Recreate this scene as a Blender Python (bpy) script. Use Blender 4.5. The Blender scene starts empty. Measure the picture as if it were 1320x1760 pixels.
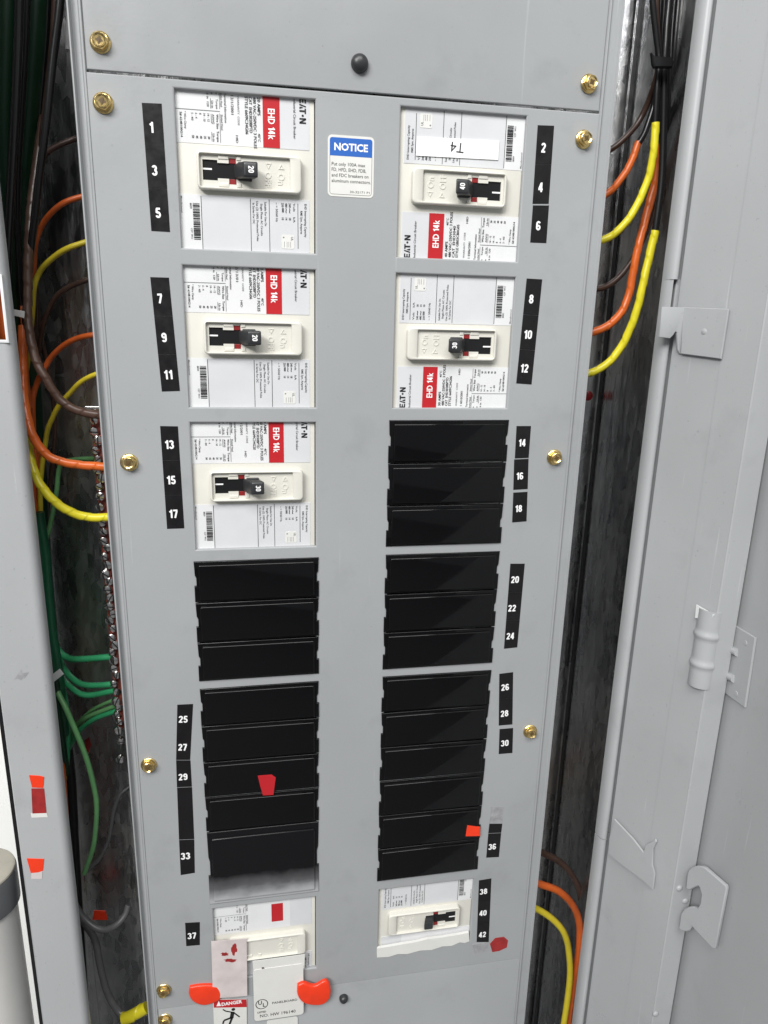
import bpy, bmesh, math, random
from mathutils import Vector, Matrix
random.seed(7)
R = math.radians
S = bpy.context.scene
COL = S.collection

# ------------------------------------------------------------------ camera
FPX = 1220.932
CAM = Vector((-0.045385, -0.513858, -0.136632))
RIGHT = Vector((0.983839, -0.177369, 0.024519))
DOWN = Vector((-0.023445, -0.263364, -0.964411))
FWD = Vector((0.177514, 0.948251, -0.263267))
cd = bpy.data.cameras.new('camera')
cam = bpy.data.objects.new('camera', cd)
COL.objects.link(cam)
cd.sensor_fit = 'VERTICAL'
cd.sensor_height = 36.0
cd.lens = FPX / 1760.0 * 36.0
cd.clip_start = 0.01
cd.clip_end = 60
m = Matrix((RIGHT, -DOWN, -FWD)).transposed().to_4x4()
m.translation = CAM
cam.matrix_world = m
S.camera = cam

# ------------------------------------------------------------------ world, lamps, exposure
w = bpy.data.worlds.new('World')
S.world = w
w.use_nodes = True
w.node_tree.nodes['Background'].inputs[0].default_value = (0.93, 0.97, 1.0, 1)
w.node_tree.nodes['Background'].inputs[1].default_value = 0.20

def area_lamp(name, loc, target, sx, sy, watts, col, label):
    ld = bpy.data.lights.new(name, 'AREA')
    ld.shape = 'RECTANGLE'
    ld.size, ld.size_y, ld.energy, ld.color = sx, sy, watts, col
    o = bpy.data.objects.new(name, ld)
    COL.objects.link(o)
    o.location = loc
    o.rotation_euler = (Vector(target) - Vector(loc)).to_track_quat('-Z', 'Y').to_euler()
    o['label'] = label
    o['category'] = 'lamp'
    return o

area_lamp('ceiling_or_fill_lamp', (-0.1, -1.80, 1.95), (0.03, 0, -0.5), 1.8, 0.9, 60, (1.0, 0.993, 0.975), 'long ceiling lamp above and in front of the panel')
area_lamp('ceiling_or_fill_lamp', (-2.0, -2.6, 1.85), (0.15, 0, -0.5), 1.8, 0.9, 135, (1.0, 0.995, 0.985), 'fill lamp added farther back and to the left')  # unseen lamp, added as fill and placed to brighten the door
S.view_settings.view_transform = 'Standard'
S.view_settings.look = 'None'
S.view_settings.exposure = 0.08
S.view_settings.gamma = 1

# ------------------------------------------------------------------ rays: a point of the place from where the photo shows it
def ray(u, v):
    return RIGHT * ((u - 660) / FPX) + DOWN * ((v - 880) / FPX) + FWD

def at(u, v, Y=0.0):
    d = ray(u, v)
    return CAM + d * ((Y - CAM.y) / d.y)

def on_plane(u, v, p0, d2):
    """point on the vertical plane through p0=(x,y) that runs along d2=(dx,dy)"""
    n = Vector((d2[1], -d2[0], 0))
    d = ray(u, v)
    t = (Vector((p0[0], p0[1], 0)) - CAM).dot(n) / d.dot(n)
    return CAM + d * t

# ------------------------------------------------------------------ materials
def mat(name, col, rough=0.5, metal=0.0, spec=0.5, var=0.0, vscale=40.0, bump=0.0, bscale=600.0,
        rvar=0.0, coat=0.0, bdist=0.0004):
    m = bpy.data.materials.new(name)
    m.use_nodes = True
    nt = m.node_tree
    N, L = nt.nodes, nt.links
    b = N['Principled BSDF']
    c = (col[0], col[1], col[2], 1)
    b.inputs['Base Color'].default_value = c
    b.inputs['Roughness'].default_value = rough
    b.inputs['Metallic'].default_value = metal
    b.inputs['Specular IOR Level'].default_value = spec
    b.inputs['Coat Weight'].default_value = coat
    b.inputs['Coat Roughness'].default_value = 0.1
    if var or bump or rvar:
        tc = N.new('ShaderNodeNewGeometry')
    if var:
        n = N.new('ShaderNodeTexNoise')
        n.inputs['Scale'].default_value = vscale
        n.inputs['Detail'].default_value = 5
        L.new(tc.outputs['Position'], n.inputs['Vector'])
        r = N.new('ShaderNodeMapRange')
        r.inputs['From Min'].default_value = 0.3
        r.inputs['From Max'].default_value = 0.7
        r.inputs['To Min'].default_value = 1 - var
        r.inputs['To Max'].default_value = 1 + var
        L.new(n.outputs['Fac'], r.inputs['Value'])
        mx = N.new('ShaderNodeVectorMath')
        mx.operation = 'SCALE'
        mx.inputs[0].default_value = col[:3]
        L.new(r.outputs['Result'], mx.inputs['Scale'])
        L.new(mx.outputs['Vector'], b.inputs['Base Color'])
    if rvar:
        n = N.new('ShaderNodeTexNoise')
        n.inputs['Scale'].default_value = vscale * 1.7
        n.inputs['Detail'].default_value = 6
        L.new(tc.outputs['Position'], n.inputs['Vector'])
        r = N.new('ShaderNodeMapRange')
        r.inputs['From Min'].default_value = 0.3
        r.inputs['From Max'].default_value = 0.7
        r.inputs['To Min'].default_value = max(0.02, rough - rvar)
        r.inputs['To Max'].default_value = rough + rvar
        L.new(n.outputs['Fac'], r.inputs['Value'])
        L.new(r.outputs['Result'], b.inputs['Roughness'])
    if bump:
        n = N.new('ShaderNodeTexNoise')
        n.inputs['Scale'].default_value = bscale
        n.inputs['Detail'].default_value = 3
        L.new(tc.outputs['Position'], n.inputs['Vector'])
        bp = N.new('ShaderNodeBump')
        bp.inputs['Strength'].default_value = bump
        bp.inputs['Distance'].default_value = bdist
        L.new(n.outputs['Fac'], bp.inputs['Height'])
        L.new(bp.outputs['Normal'], b.inputs['Normal'])
    return m

M = {}
def paint(name, col, rough):
    """sprayed sheet metal: orange peel, slight waviness, smudges, dust specks and fine scratches"""
    m = bpy.data.materials.new(name)
    m.use_nodes = True
    nt = m.node_tree
    N, L = nt.nodes, nt.links
    b = N['Principled BSDF']
    b.inputs['Specular IOR Level'].default_value = 0.45
    g = N.new('ShaderNodeNewGeometry')
    def noise(scale, detail=4, vec=None, rough_=0.5):
        n = N.new('ShaderNodeTexNoise')
        n.inputs['Scale'].default_value = scale
        n.inputs['Detail'].default_value = detail
        n.inputs['Roughness'].default_value = rough_
        L.new(vec or g.outputs['Position'], n.inputs['Vector'])
        return n.outputs['Fac']
    def rng(x, a0, a1, b0, b1):
        r = N.new('ShaderNodeMapRange')
        for k, v in zip(('From Min', 'From Max', 'To Min', 'To Max'), (a0, a1, b0, b1)):
            r.inputs[k].default_value = v
        L.new(x, r.inputs['Value'])
        return r.outputs['Result']
    def mul(x, y):
        n = N.new('ShaderNodeMath')
        n.operation = 'MULTIPLY'
        L.new(x, n.inputs[0]); L.new(y, n.inputs[1])
        return n.outputs[0]
    tone = rng(noise(5.5, 3), 0.3, 0.7, 0.94, 1.06)
    smudge = rng(noise(21, 8, None, 0.62), 0.56, 0.74, 1.0, 0.895)
    speck = rng(noise(430, 2), 0.70, 0.76, 1.0, 0.80)
    mp = N.new('ShaderNodeMapping')
    mp.inputs['Rotation'].default_value = (0.2, 0.5, 0.3)
    mp.inputs['Scale'].default_value = (260, 260, 9)
    L.new(g.outputs['Position'], mp.inputs['Vector'])
    scr = rng(noise(1.0, 3, mp.outputs['Vector']), 0.715, 0.75, 1.0, 1.16)
    f = mul(mul(tone, smudge), mul(speck, scr))
    sc = N.new('ShaderNodeVectorMath')
    sc.operation = 'SCALE'
    sc.inputs[0].default_value = col
    L.new(f, sc.inputs['Scale'])
    L.new(sc.outputs['Vector'], b.inputs['Base Color'])
    L.new(rng(noise(16, 7, None, 0.6), 0.32, 0.68, rough - 0.10, rough + 0.10), b.inputs['Roughness'])
    b1 = N.new('ShaderNodeBump')
    b1.inputs['Strength'].default_value = 0.12
    b1.inputs['Distance'].default_value = 0.0004
    L.new(noise(420, 3), b1.inputs['Height'])
    b2 = N.new('ShaderNodeBump')
    b2.inputs['Strength'].default_value = 0.25
    b2.inputs['Distance'].default_value = 0.004
    L.new(noise(9, 2), b2.inputs['Height'])
    L.new(b2.outputs['Normal'], b1.inputs['Normal'])
    L.new(b1.outputs['Normal'], b.inputs['Normal'])
    return m
M['grey'] = paint('grey_paint', (0.328, 0.339, 0.346), 0.38)
M['grey_lit'] = paint('grey_paint_lit', (0.392, 0.402, 0.409), 0.36)  # same grey paint, lightened in colour to stand for brighter light
M['cream'] = mat('cream_plastic', (0.65, 0.635, 0.575), 0.38, var=0.03, vscale=60, bump=0.05, bscale=900)
M['relief'] = mat('cream_relief', (0.67, 0.655, 0.595), 0.35)
M['white_label'] = mat('white_label', (0.69, 0.692, 0.70), 0.35, var=0.03, vscale=50)
M['grey_label'] = mat('pale_grey_label', (0.60, 0.605, 0.62), 0.32, var=0.03, vscale=40)
M['paper'] = mat('paper', (0.68, 0.675, 0.645), 0.5, var=0.03, vscale=60)
M['ink'] = mat('black_ink', (0.015, 0.015, 0.017), 0.45)
M['ink_faint'] = mat('faint_ink', (0.16, 0.16, 0.17), 0.5)
M['red'] = mat('red_ink', (0.46, 0.016, 0.022), 0.35, var=0.04, vscale=80)
M['red_flag'] = mat('red_flag', (0.24, 0.012, 0.014), 0.4)
M['white_ink'] = mat('white_ink', (0.85, 0.85, 0.85), 0.45)
M['blue'] = mat('blue_ink', (0.028, 0.125, 0.46), 0.35, var=0.03, vscale=80)
M['black_plastic'] = mat('black_plastic', (0.010, 0.010, 0.011), 0.30, spec=0.4, var=0.1, bump=0.08, bscale=500)
M['handle'] = mat('handle_plastic', (0.028, 0.029, 0.031), 0.38, spec=0.5, bump=0.05, bscale=900)
M['filler'] = mat('filler_plastic', (0.0035, 0.0035, 0.004), 0.06, spec=0.34, bump=0.10, bscale=28, rvar=0.05, vscale=30)
M['sticker'] = mat('sticker_black', (0.009, 0.008, 0.009), 0.36, spec=0.35, var=0.15, vscale=90, bump=0.06, bscale=200, rvar=0.1)
M['brass'] = mat('zinc_yellow', (0.80, 0.60, 0.26), 0.24, metal=1.0, var=0.06, vscale=120, rvar=0.06)
M['brass_shade'] = mat('zinc_yellow_recess_shade', (0.10, 0.060, 0.018), 0.5)  # shade of the screw recess put into a darkened colour
M['steel'] = mat('plated_steel', (0.80, 0.78, 0.76), 0.20, metal=1.0, var=0.12, vscale=400, rvar=0.1)
M['bar'] = mat('bus_bar_red_reflection', (0.32, 0.075, 0.055), 0.42, metal=0.35, var=0.35, vscale=60)  # red tone paints a reddish reflection onto the plain metal bar
M['wall'] = mat('white_wall_paint', (0.82, 0.82, 0.80), 0.7, var=0.03, vscale=6, bump=0.2, bscale=200)
M['floor'] = mat('dark_floor', (0.11, 0.11, 0.112), 0.6, var=0.1)
M['tie'] = mat('nylon_tie', (0.62, 0.63, 0.62), 0.4)
M['black_wire'] = mat('black_insulation', (0.010, 0.010, 0.011), 0.28, spec=0.5, var=0.2, bump=0.1, bscale=300)
M['brown_wire'] = mat('brown_insulation', (0.060, 0.034, 0.026), 0.30, var=0.15, vscale=120, bump=0.1, bscale=200)
M['orange_wire'] = mat('orange_insulation', (0.60, 0.115, 0.022), 0.32, var=0.08, vscale=120, bump=0.1, bscale=200)
M['yellow_wire'] = mat('yellow_insulation', (0.68, 0.55, 0.035), 0.33, var=0.07, vscale=120, bump=0.1, bscale=200)
M['green_wire'] = mat('green_insulation', (0.038, 0.34, 0.14), 0.30, var=0.10, vscale=120, bump=0.1, bscale=200)
M['pale_green_wire'] = mat('pale_green_insulation', (0.14, 0.36, 0.14), 0.36, var=0.12, vscale=120)
M['dark_green_wire'] = mat('dark_green_insulation', (0.002, 0.026, 0.010), 0.40, var=0.15, vscale=80)
M['mid_green_wire'] = mat('mid_green_insulation', (0.010, 0.095, 0.045), 0.34, var=0.15, vscale=80)
M['grey_wire'] = mat('grey_insulation', (0.13, 0.13, 0.135), 0.35, var=0.12, vscale=120)
M['brown_tape'] = mat('brown_tape', (0.085, 0.047, 0.034), 0.34, var=0.15, vscale=160, bump=0.15, bscale=250)
M['orange_tape'] = mat('orange_tape', (0.68, 0.135, 0.022), 0.32, var=0.10, vscale=160, bump=0.15, bscale=250)
M['yellow_tape'] = mat('yellow_tape', (0.72, 0.63, 0.025), 0.33, var=0.08, vscale=160, bump=0.15, bscale=250)
M['red_sticker'] = mat('bright_red_sticker', (0.80, 0.045, 0.012), 0.30, var=0.06, vscale=120)
M['red_dull'] = mat('dull_red_sticker', (0.30, 0.022, 0.022), 0.4, var=0.2, vscale=120)
M['pink'] = mat('faded_pink_paper', (0.60, 0.535, 0.525), 0.5, var=0.12, vscale=60)
M['grey_scrap'] = mat('grey_film', (0.30, 0.30, 0.31), 0.35, var=0.2, vscale=200)
M['band_grey'] = mat('dark_grey_band', (0.085, 0.09, 0.097), 0.45, var=0.1)
M['beige'] = mat('beige_lid', (0.34, 0.32, 0.27), 0.6, var=0.10, vscale=40, bump=0.2, bscale=120)
M['pale_body'] = mat('pale_plastic', (0.62, 0.61, 0.59), 0.5, var=0.06, vscale=20)

def galvanized():
    m = mat('galvanized_steel', (0.34, 0.345, 0.36), 0.30, metal=1.0)
    nt = m.node_tree
    N, L = nt.nodes, nt.links
    b = N['Principled BSDF']
    g = N.new('ShaderNodeNewGeometry')
    mp = N.new('ShaderNodeMapping')
    mp.inputs['Scale'].default_value = (60, 60, 22)
    L.new(g.outputs['Position'], mp.inputs['Vector'])
    v = N.new('ShaderNodeTexVoronoi')
    v.inputs['Scale'].default_value = 3.4
    L.new(mp.outputs['Vector'], v.inputs['Vector'])
    n = N.new('ShaderNodeTexNoise')
    n.inputs['Scale'].default_value = 0.35
    n.inputs['Detail'].default_value = 6
    L.new(mp.outputs['Vector'], n.inputs['Vector'])
    mix = N.new('ShaderNodeMath')
    mix.operation = 'MULTIPLY_ADD'
    mix.inputs[1].default_value = 0.35
    L.new(v.outputs['Color'], mix.inputs[0])
    L.new(n.outputs['Fac'], mix.inputs[2])
    cr = N.new('ShaderNodeValToRGB')
    cr.color_ramp.elements[0].position = 0.35
    cr.color_ramp.elements[0].color = (0.46, 0.465, 0.485, 1)
    cr.color_ramp.elements[1].position = 0.95
    cr.color_ramp.elements[1].color = (0.86, 0.86, 0.85, 1)
    L.new(mix.outputs[0], cr.inputs['Fac'])
    L.new(cr.outputs['Color'], b.inputs['Base Color'])
    r = N.new('ShaderNodeMapRange')
    r.inputs['To Min'].default_value = 0.10
    r.inputs['To Max'].default_value = 0.36
    L.new(mix.outputs[0], r.inputs['Value'])
    L.new(r.outputs['Result'], b.inputs['Roughness'])
    mp2 = N.new('ShaderNodeMapping')
    mp2.inputs['Scale'].default_value = (95, 95, 16)
    L.new(g.outputs['Position'], mp2.inputs['Vector'])
    n2 = N.new('ShaderNodeTexNoise')
    n2.inputs['Scale'].default_value = 1.0
    n2.inputs['Detail'].default_value = 4
    L.new(mp2.outputs['Vector'], n2.inputs['Vector'])
    n3 = N.new('ShaderNodeTexNoise')
    n3.inputs['Scale'].default_value = 85
    n3.inputs['Detail'].default_value = 3
    L.new(g.outputs['Position'], n3.inputs['Vector'])
    b1 = N.new('ShaderNodeBump')
    b1.inputs['Strength'].default_value = 0.30
    b1.inputs['Distance'].default_value = 0.0022
    L.new(n2.outputs['Fac'], b1.inputs['Height'])
    b2 = N.new('ShaderNodeBump')
    b2.inputs['Strength'].default_value = 0.28
    b2.inputs['Distance'].default_value = 0.0012
    L.new(n3.outputs['Fac'], b2.inputs['Height'])
    L.new(b1.outputs['Normal'], b2.inputs['Normal'])
    L.new(b2.outputs['Normal'], b.inputs['Normal'])
    return m
M['galv'] = galvanized()

def faded_filler():
    """black filler whose lower half is covered by a pale grey dusty film with a ragged edge"""
    m = mat('dusty_filler', (0.006, 0.006, 0.007), 0.25, spec=0.32)
    nt = m.node_tree
    N, L = nt.nodes, nt.links
    b = N['Principled BSDF']
    t = N.new('ShaderNodeTexCoord')
    sx = N.new('ShaderNodeSeparateXYZ')
    L.new(t.outputs['Generated'], sx.inputs[0])
    n = N.new('ShaderNodeTexNoise')
    n.inputs['Scale'].default_value = 5
    n.inputs['Detail'].default_value = 6
    L.new(t.outputs['Generated'], n.inputs['Vector'])
    a = N.new('ShaderNodeMath')
    a.operation = 'MULTIPLY_ADD'
    a.inputs[1].default_value = 0.18
    L.new(n.outputs['Fac'], a.inputs[0])
    L.new(sx.outputs['Z'], a.inputs[2])
    cr = N.new('ShaderNodeValToRGB')
    e = cr.color_ramp.elements
    e[0].position = 0.12
    e[0].color = (0.38, 0.39, 0.40, 1)
    e[1].position = 0.50
    e[1].color = (0.006, 0.006, 0.007, 1)
    k = cr.color_ramp.elements.new(0.30)
    k.color = (0.10, 0.10, 0.105, 1)
    L.new(a.outputs[0], cr.inputs['Fac'])
    L.new(cr.outputs['Color'], b.inputs['Base Color'])
    return m
M['dusty'] = faded_filler()

# ------------------------------------------------------------------ mesh helpers
def wloc(o):
    v = Vector((0, 0, 0))
    while o is not None:
        v += o.location
        o = o.parent
    return v

class MB:
    def __init__(s):
        s.v, s.f = [], []

    def add(s, vs, fs):
        k = len(s.v)
        s.v += [tuple(p) for p in vs]
        s.f += [tuple(i + k for i in q) for q in fs]
        return s

    def box(s, x0, x1, y0, y1, z0, z1):
        p = [(x, y, z) for x in (x0, x1) for y in (y0, y1) for z in (z0, z1)]
        return s.add(p, [(0, 1, 3, 2), (4, 6, 7, 5), (0, 4, 5, 1), (2, 3, 7, 6), (0, 2, 6, 4), (1, 5, 7, 3)])

    def loft(s, rings, cap0=True, cap1=True):
        n = len(rings[0])
        vs = [p for r in rings for p in r]
        fs = []
        for a in range(len(rings) - 1):
            for i in range(n):
                j = (i + 1) % n
                fs.append((a * n + i, a * n + j, (a + 1) * n + j, (a + 1) * n + i))
        if cap0:
            fs.append(tuple(range(n))[::-1])
        if cap1:
            fs.append(tuple((len(rings) - 1) * n + i for i in range(n)))
        return s.add(vs, fs)

    def plate(s, poly, y0, y1, bev=0.0):
        """outline in (x,z) extruded from y0 (back) to y1 (front), front edge bevelled"""
        if bev <= 0:
            return s.loft([[(x, y0, z) for x, z in poly], [(x, y1, z) for x, z in poly]])
        sg = 1 if y0 > y1 else -1
        rr = [[(x, y0, z) for x, z in poly]]
        for k in ((0, 0.5, 1.0) if bev < 0.0005 else (0, 0.25, 0.5, 0.75, 1.0)):
            a = k * math.pi / 2
            ins = inset(poly, bev * (1 - math.cos(a)))
            rr.append([(x, y1 + sg * bev * (1 - math.sin(a)), z) for x, z in ins])
        return s.loft(rr)

    def slab(s, pts, nrm, t, bev=0.0):
        """flat polygon of 3-D points thickened by t along nrm"""
        nrm = Vector(nrm).normalized()
        pts = [Vector(p) for p in pts]
        c = sum(pts, Vector()) / len(pts)
        r0 = [p for p in pts]
        r1 = [p + nrm * (t - bev) for p in pts]
        rr = [r0, r1]
        if bev:
            e1 = (pts[1] - pts[0]).normalized()
            e2 = nrm.cross(e1)
            q = [((p - c).dot(e1), (p - c).dot(e2)) for p in pts]
            qi = inset(q, bev)
            rr.append([c + e1 * a + e2 * b + nrm * t for a, b in qi])
        return s.loft(rr)

    def tube(s, pts, r, n=10, taper=None):
        pts = [Vector(p) for p in pts]
        rings = []
        ref = Vector((0.13, 0.4, 0.9)).normalized()
        acc = 0
        for i, p in enumerate(pts):
            a = pts[max(i - 1, 0)]
            b = pts[min(i + 1, len(pts) - 1)]
            t = (b - a).normalized()
            e1 = (ref - t * ref.dot(t))
            if e1.length < 1e-3:
                e1 = Vector((1, 0, 0)).cross(t)
            e1.normalize()
            ref = e1
            e2 = t.cross(e1)
            if i:
                acc += (p - pts[i - 1]).length
            ring = []
            for k in range(n):
                th = 2 * math.pi * k / n
                rr = r(acc, th) if callable(r) else r
                ring.append(p + (e1 * math.cos(th) + e2 * math.sin(th)) * rr)
            rings.append(ring)
        return s.loft(rings)

    def lathe(s, prof, n=24, c=(0, 0, 0), cap=True):
        """profile of (radius, y) turned about the Y axis"""
        rings = [[(c[0] + r * math.cos(2 * math.pi * k / n), c[1] + y, c[2] + r * math.sin(2 * math.pi * k / n))
                  for k in range(n)] for r, y in prof]
        return s.loft(rings, cap, cap)

    def extrude_plan(s, plan, z0, z1):
        return s.loft([[(x, y, z0) for x, y in plan], [(x, y, z1) for x, y in plan]])

    def build(s, name, mt, parent=None, smooth=38, rel=False, origin=None):
        me = bpy.data.meshes.new(name)
        vs = s.v
        off = Vector((0, 0, 0))
        o = bpy.data.objects.new(name, me)
        if parent is not None:
            o.parent = parent
            if not rel:
                off = wloc(parent)
        else:
            if origin is None:
                xs = [p[0] for p in vs]; ys = [p[1] for p in vs]; zs = [p[2] for p in vs]
                off = Vector(((min(xs) + max(xs)) / 2, (min(ys) + max(ys)) / 2, min(zs)))
            else:
                off = Vector(origin)
            o.location = off
        me.from_pydata([(p[0] - off.x, p[1] - off.y, p[2] - off.z) for p in vs], [], s.f)
        bm = bmesh.new()
        bm.from_mesh(me)
        bmesh.ops.recalc_face_normals(bm, faces=bm.faces)
        bm.to_mesh(me)
        bm.free()
        if smooth:
            me.shade_smooth()
            me.set_sharp_from_angle(angle=R(smooth))
        me.materials.append(M[mt])
        COL.objects.link(o)
        return o

def inset(poly, d):
    n = len(poly)
    area = sum(poly[i][0] * poly[(i + 1) % n][1] - poly[(i + 1) % n][0] * poly[i][1] for i in range(n))
    sg = 1 if area > 0 else -1
    out = []
    for i in range(n):
        p0, p1, p2 = Vector(poly[i - 1]), Vector(poly[i]), Vector(poly[(i + 1) % n])
        a = (p1 - p0)
        b = (p2 - p1)
        if a.length < 1e-9 or b.length < 1e-9:
            out.append((p1.x, p1.y)); continue
        a.normalize(); b.normalize()
        n1 = Vector((-a.y, a.x)) * sg
        n2 = Vector((-b.y, b.x)) * sg
        q = n1 + n2
        den = 1 + n1.dot(n2)
        if den < 0.2:
            den = 0.2
        q = q / den
        out.append((p1.x + q.x * d, p1.y + q.y * d))
    return out

def rrect(x0, x1, z0, z1, r, n=4):
    if r <= 0:
        return [(x0, z0), (x1, z0), (x1, z1), (x0, z1)]
    out = []
    for cx, cz, a0 in ((x1 - r, z0 + r, -90), (x1 - r, z1 - r, 0), (x0 + r, z1 - r, 90), (x0 + r, z0 + r, 180)):
        for k in range(n + 1):
            a = R(a0 + 90 * k / n)
            out.append((cx + r * math.cos(a), cz + r * math.sin(a)))
    return out

def empty(name, loc, label=None, cat=None, group=None, rot=(0, 0, 0)):
    o = bpy.data.objects.new(name, None)
    o.empty_display_size = 0.01
    COL.objects.link(o)
    o.location = loc
    o.rotation_euler = rot
    if label:
        tag(o, label, cat, group)
    return o

def tag(o, label, cat, group=None):
    o['label'] = label
    o['category'] = cat
    if group:
        o['group'] = group
    return o

_tc = {}
def text_geo(s, bold=0.0):
    k = (s, bold)
    if k not in _tc:
        c = bpy.data.curves.new('t', 'FONT')
        c.body = s
        c.size = 1.0
        c.resolution_u = 2
        c.offset = bold
        o = bpy.data.objects.new('t', c)
        me = bpy.data.meshes.new_from_object(o)
        vs = [(v.co.x, v.co.y) for v in me.vertices]
        fs = [tuple(p.vertices) for p in me.polygons]
        bpy.data.meshes.remove(me)
        bpy.data.objects.remove(o)
        bpy.data.curves.remove(c)
        _tc[k] = (vs, fs)
    return _tc[k]

def put_text(mb, s, org, rt, up, size, bold=0.0, cond=1.0, align='l', length=None):
    """flat lettering: cap height = size; org is the left end (or middle) of the baseline"""
    vs, fs = text_geo(s, bold)
    if not vs:
        return
    x0 = min(v[0] for v in vs); x1 = max(v[0] for v in vs)
    k = size / 0.70
    kx = k * cond
    if length:
        kx = length / (x1 - x0)
    sh = -x0 if align == 'l' else -(x0 + x1) / 2
    org, rt, up = Vector(org), Vector(rt), Vector(up)
    mb.add([org + rt * ((a + sh) * kx) + up * (b * k) for a, b in vs], fs)

def digit_strokes(ch):
    """centre lines of heavy gothic numerals, height 1; every stroke is a list of points"""
    def arc(cx, cy, rx, ry, a0, a1, n=14):
        return [(cx + rx * math.cos(R(a0 + (a1 - a0) * k / n)), cy + ry * math.sin(R(a0 + (a1 - a0) * k / n))) for k in range(n + 1)]
    six = [arc(0.28, 0.305, 0.175, 0.205, 0, 360, 24), [(0.105, 0.30), (0.105, 0.69)] + arc(0.28, 0.70, 0.175, 0.20, 180, 22)]
    return {
        '0': [arc(0.275, 0.70, 0.175, 0.20, 0, 180) + arc(0.275, 0.30, 0.175, 0.20, 180, 360) + [(0.45, 0.70)]],
        '1': [[(0.33, 0.0), (0.33, 1.0)], [(0.32, 0.84), (0.10, 0.72)]],
        '2': [arc(0.265, 0.70, 0.175, 0.20, 172, -30) + [(0.13, 0.12)], [(0.03, 0.095), (0.49, 0.095)]],
        '3': [arc(0.25, 0.725, 0.165, 0.178, 165, -92), arc(0.25, 0.305, 0.185, 0.21, 92, -165)],
        '4': [[(0.37, 0.0), (0.37, 1.0)], [(0.33, 0.93), (0.09, 0.31)], [(0.02, 0.29), (0.53, 0.29)]],
        '5': [[(0.10, 0.905), (0.48, 0.905)], [(0.145, 0.92), (0.115, 0.50)], arc(0.255, 0.325, 0.185, 0.23, 140, -160)],
        '6': six,
        '7': [[(0.03, 0.905), (0.50, 0.905)], [(0.43, 0.84), (0.20, 0.0)]],
        '8': [arc(0.275, 0.735, 0.15, 0.17, 0, 360, 24), arc(0.275, 0.30, 0.178, 0.205, 0, 360, 24)],
        '9': [[(0.56 - a, 1 - b) for a, b in st] for st in six],
    }[ch]

def put_number(mb, s, org, rt, up, h):
    """bold numerals centred on org (baseline)"""
    adv = {'1': 0.50}
    wid = sum(adv.get(c, 0.60) for c in s) - 0.05
    x = -wid / 2
    k = 0
    for c in s:
        for st in digit_strokes(c):
            P_ = [Vector(p) for p in st]
            closed = (P_[0] - P_[-1]).length < 1e-5
            vs, fs = [], []
            for i, p in enumerate(P_):
                a = P_[i - 1] if i else (P_[-2] if closed else P_[0])
                b = P_[i + 1] if i + 1 < len(P_) else (P_[1] if closed else P_[-1])
                d = (b - a).normalized()
                nn = Vector((-d.y, d.x)) * 0.098
                for q in (p + nn, p - nn):
                    vs.append(Vector(org) + Vector(rt) * ((x + q.x) * h) + Vector(up) * (q.y * h) + Vector((0, -0.000004 * k, 0)))
            for i in range(len(P_) - 1):
                fs.append((2 * i, 2 * i + 1, 2 * i + 3, 2 * i + 2))
            mb.add(vs, fs)
            k += 1
        x += adv.get(c, 0.60)

def catmull(pts, per=8):
    P = [Vector(p) for p in pts]
    P = [P[0] * 2 - P[1]] + P + [P[-1] * 2 - P[-2]]
    out = []
    for i in range(1, len(P) - 2):
        p0, p1, p2, p3 = P[i - 1:i + 3]
        for k in range(per):
            t = k / per
            out.append(0.5 * (2 * p1 + (p2 - p0) * t + (2 * p0 - 5 * p1 + 4 * p2 - p3) * t * t + (3 * p1 - p0 - 3 * p2 + p3) * t ** 3))
    out.append(P[-2])
    return out

# ------------------------------------------------------------------ dimensions of the panel board (metres)
PITCH = 0.1048            # one three-pole row
OPEN_H = 0.0965
LX0, LX1 = -0.0906, 0.0   # left breaker openings
RX0, RX1 = 0.0542, 0.1444  # right breaker openings
FX0, FX1 = -0.1405, 0.1955  # cover face
BX0, BX1 = -0.2275, 0.2825  # box outside
ZT, ZB = 0.0046, -0.7300     # main cover top and bottom seams
TOP, BOT = 0.26, -1.50
BACK = 0.128
FLY = -0.020              # box flange plane

# ------------------------------------------------------------------ background
wl = MB().box(-1.6, BX0 - 0.004, 0.150, 0.170, -1.5, 0.6).build('wall', 'wall')
wl['kind'] = 'structure'

fl_ = MB().box(-4, 4, -5, 3, -1.72, -1.70).build('floor', 'floor')  # unseen floor, added to block light from below and darken reflections
fl_['kind'] = 'structure'

bin_c = (-0.2635, -0.009)
bn = empty('standing_pipe', (bin_c[0], bin_c[1], -1.70), 'pale standing pipe with beige cap and dark grey band, left of the panel', 'pipe')
def zcyl(prof, c, n=40):
    mb = MB()
    mb.loft([[(c[0] + r * math.cos(2 * math.pi * k / n), c[1] + r * math.sin(2 * math.pi * k / n), z) for k in range(n)] for r, z in prof])
    return mb
ZL = -0.560
zcyl([(0.0235, -1.70), (0.0235, ZL - 0.027)], bin_c).build('body', 'pale_body', bn)
zcyl([(0.0250, ZL - 0.030), (0.0262, ZL - 0.029), (0.0262, ZL - 0.001), (0.0255, ZL), (0.02, ZL - 0.0005)], bin_c).build('band', 'band_grey', bn)
zcyl([(0.0240, ZL - 0.002), (0.0256, ZL + 0.0008), (0.0252, ZL + 0.002), (0.0235, ZL + 0.003)], bin_c).build('cap', 'beige', bn)

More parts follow.
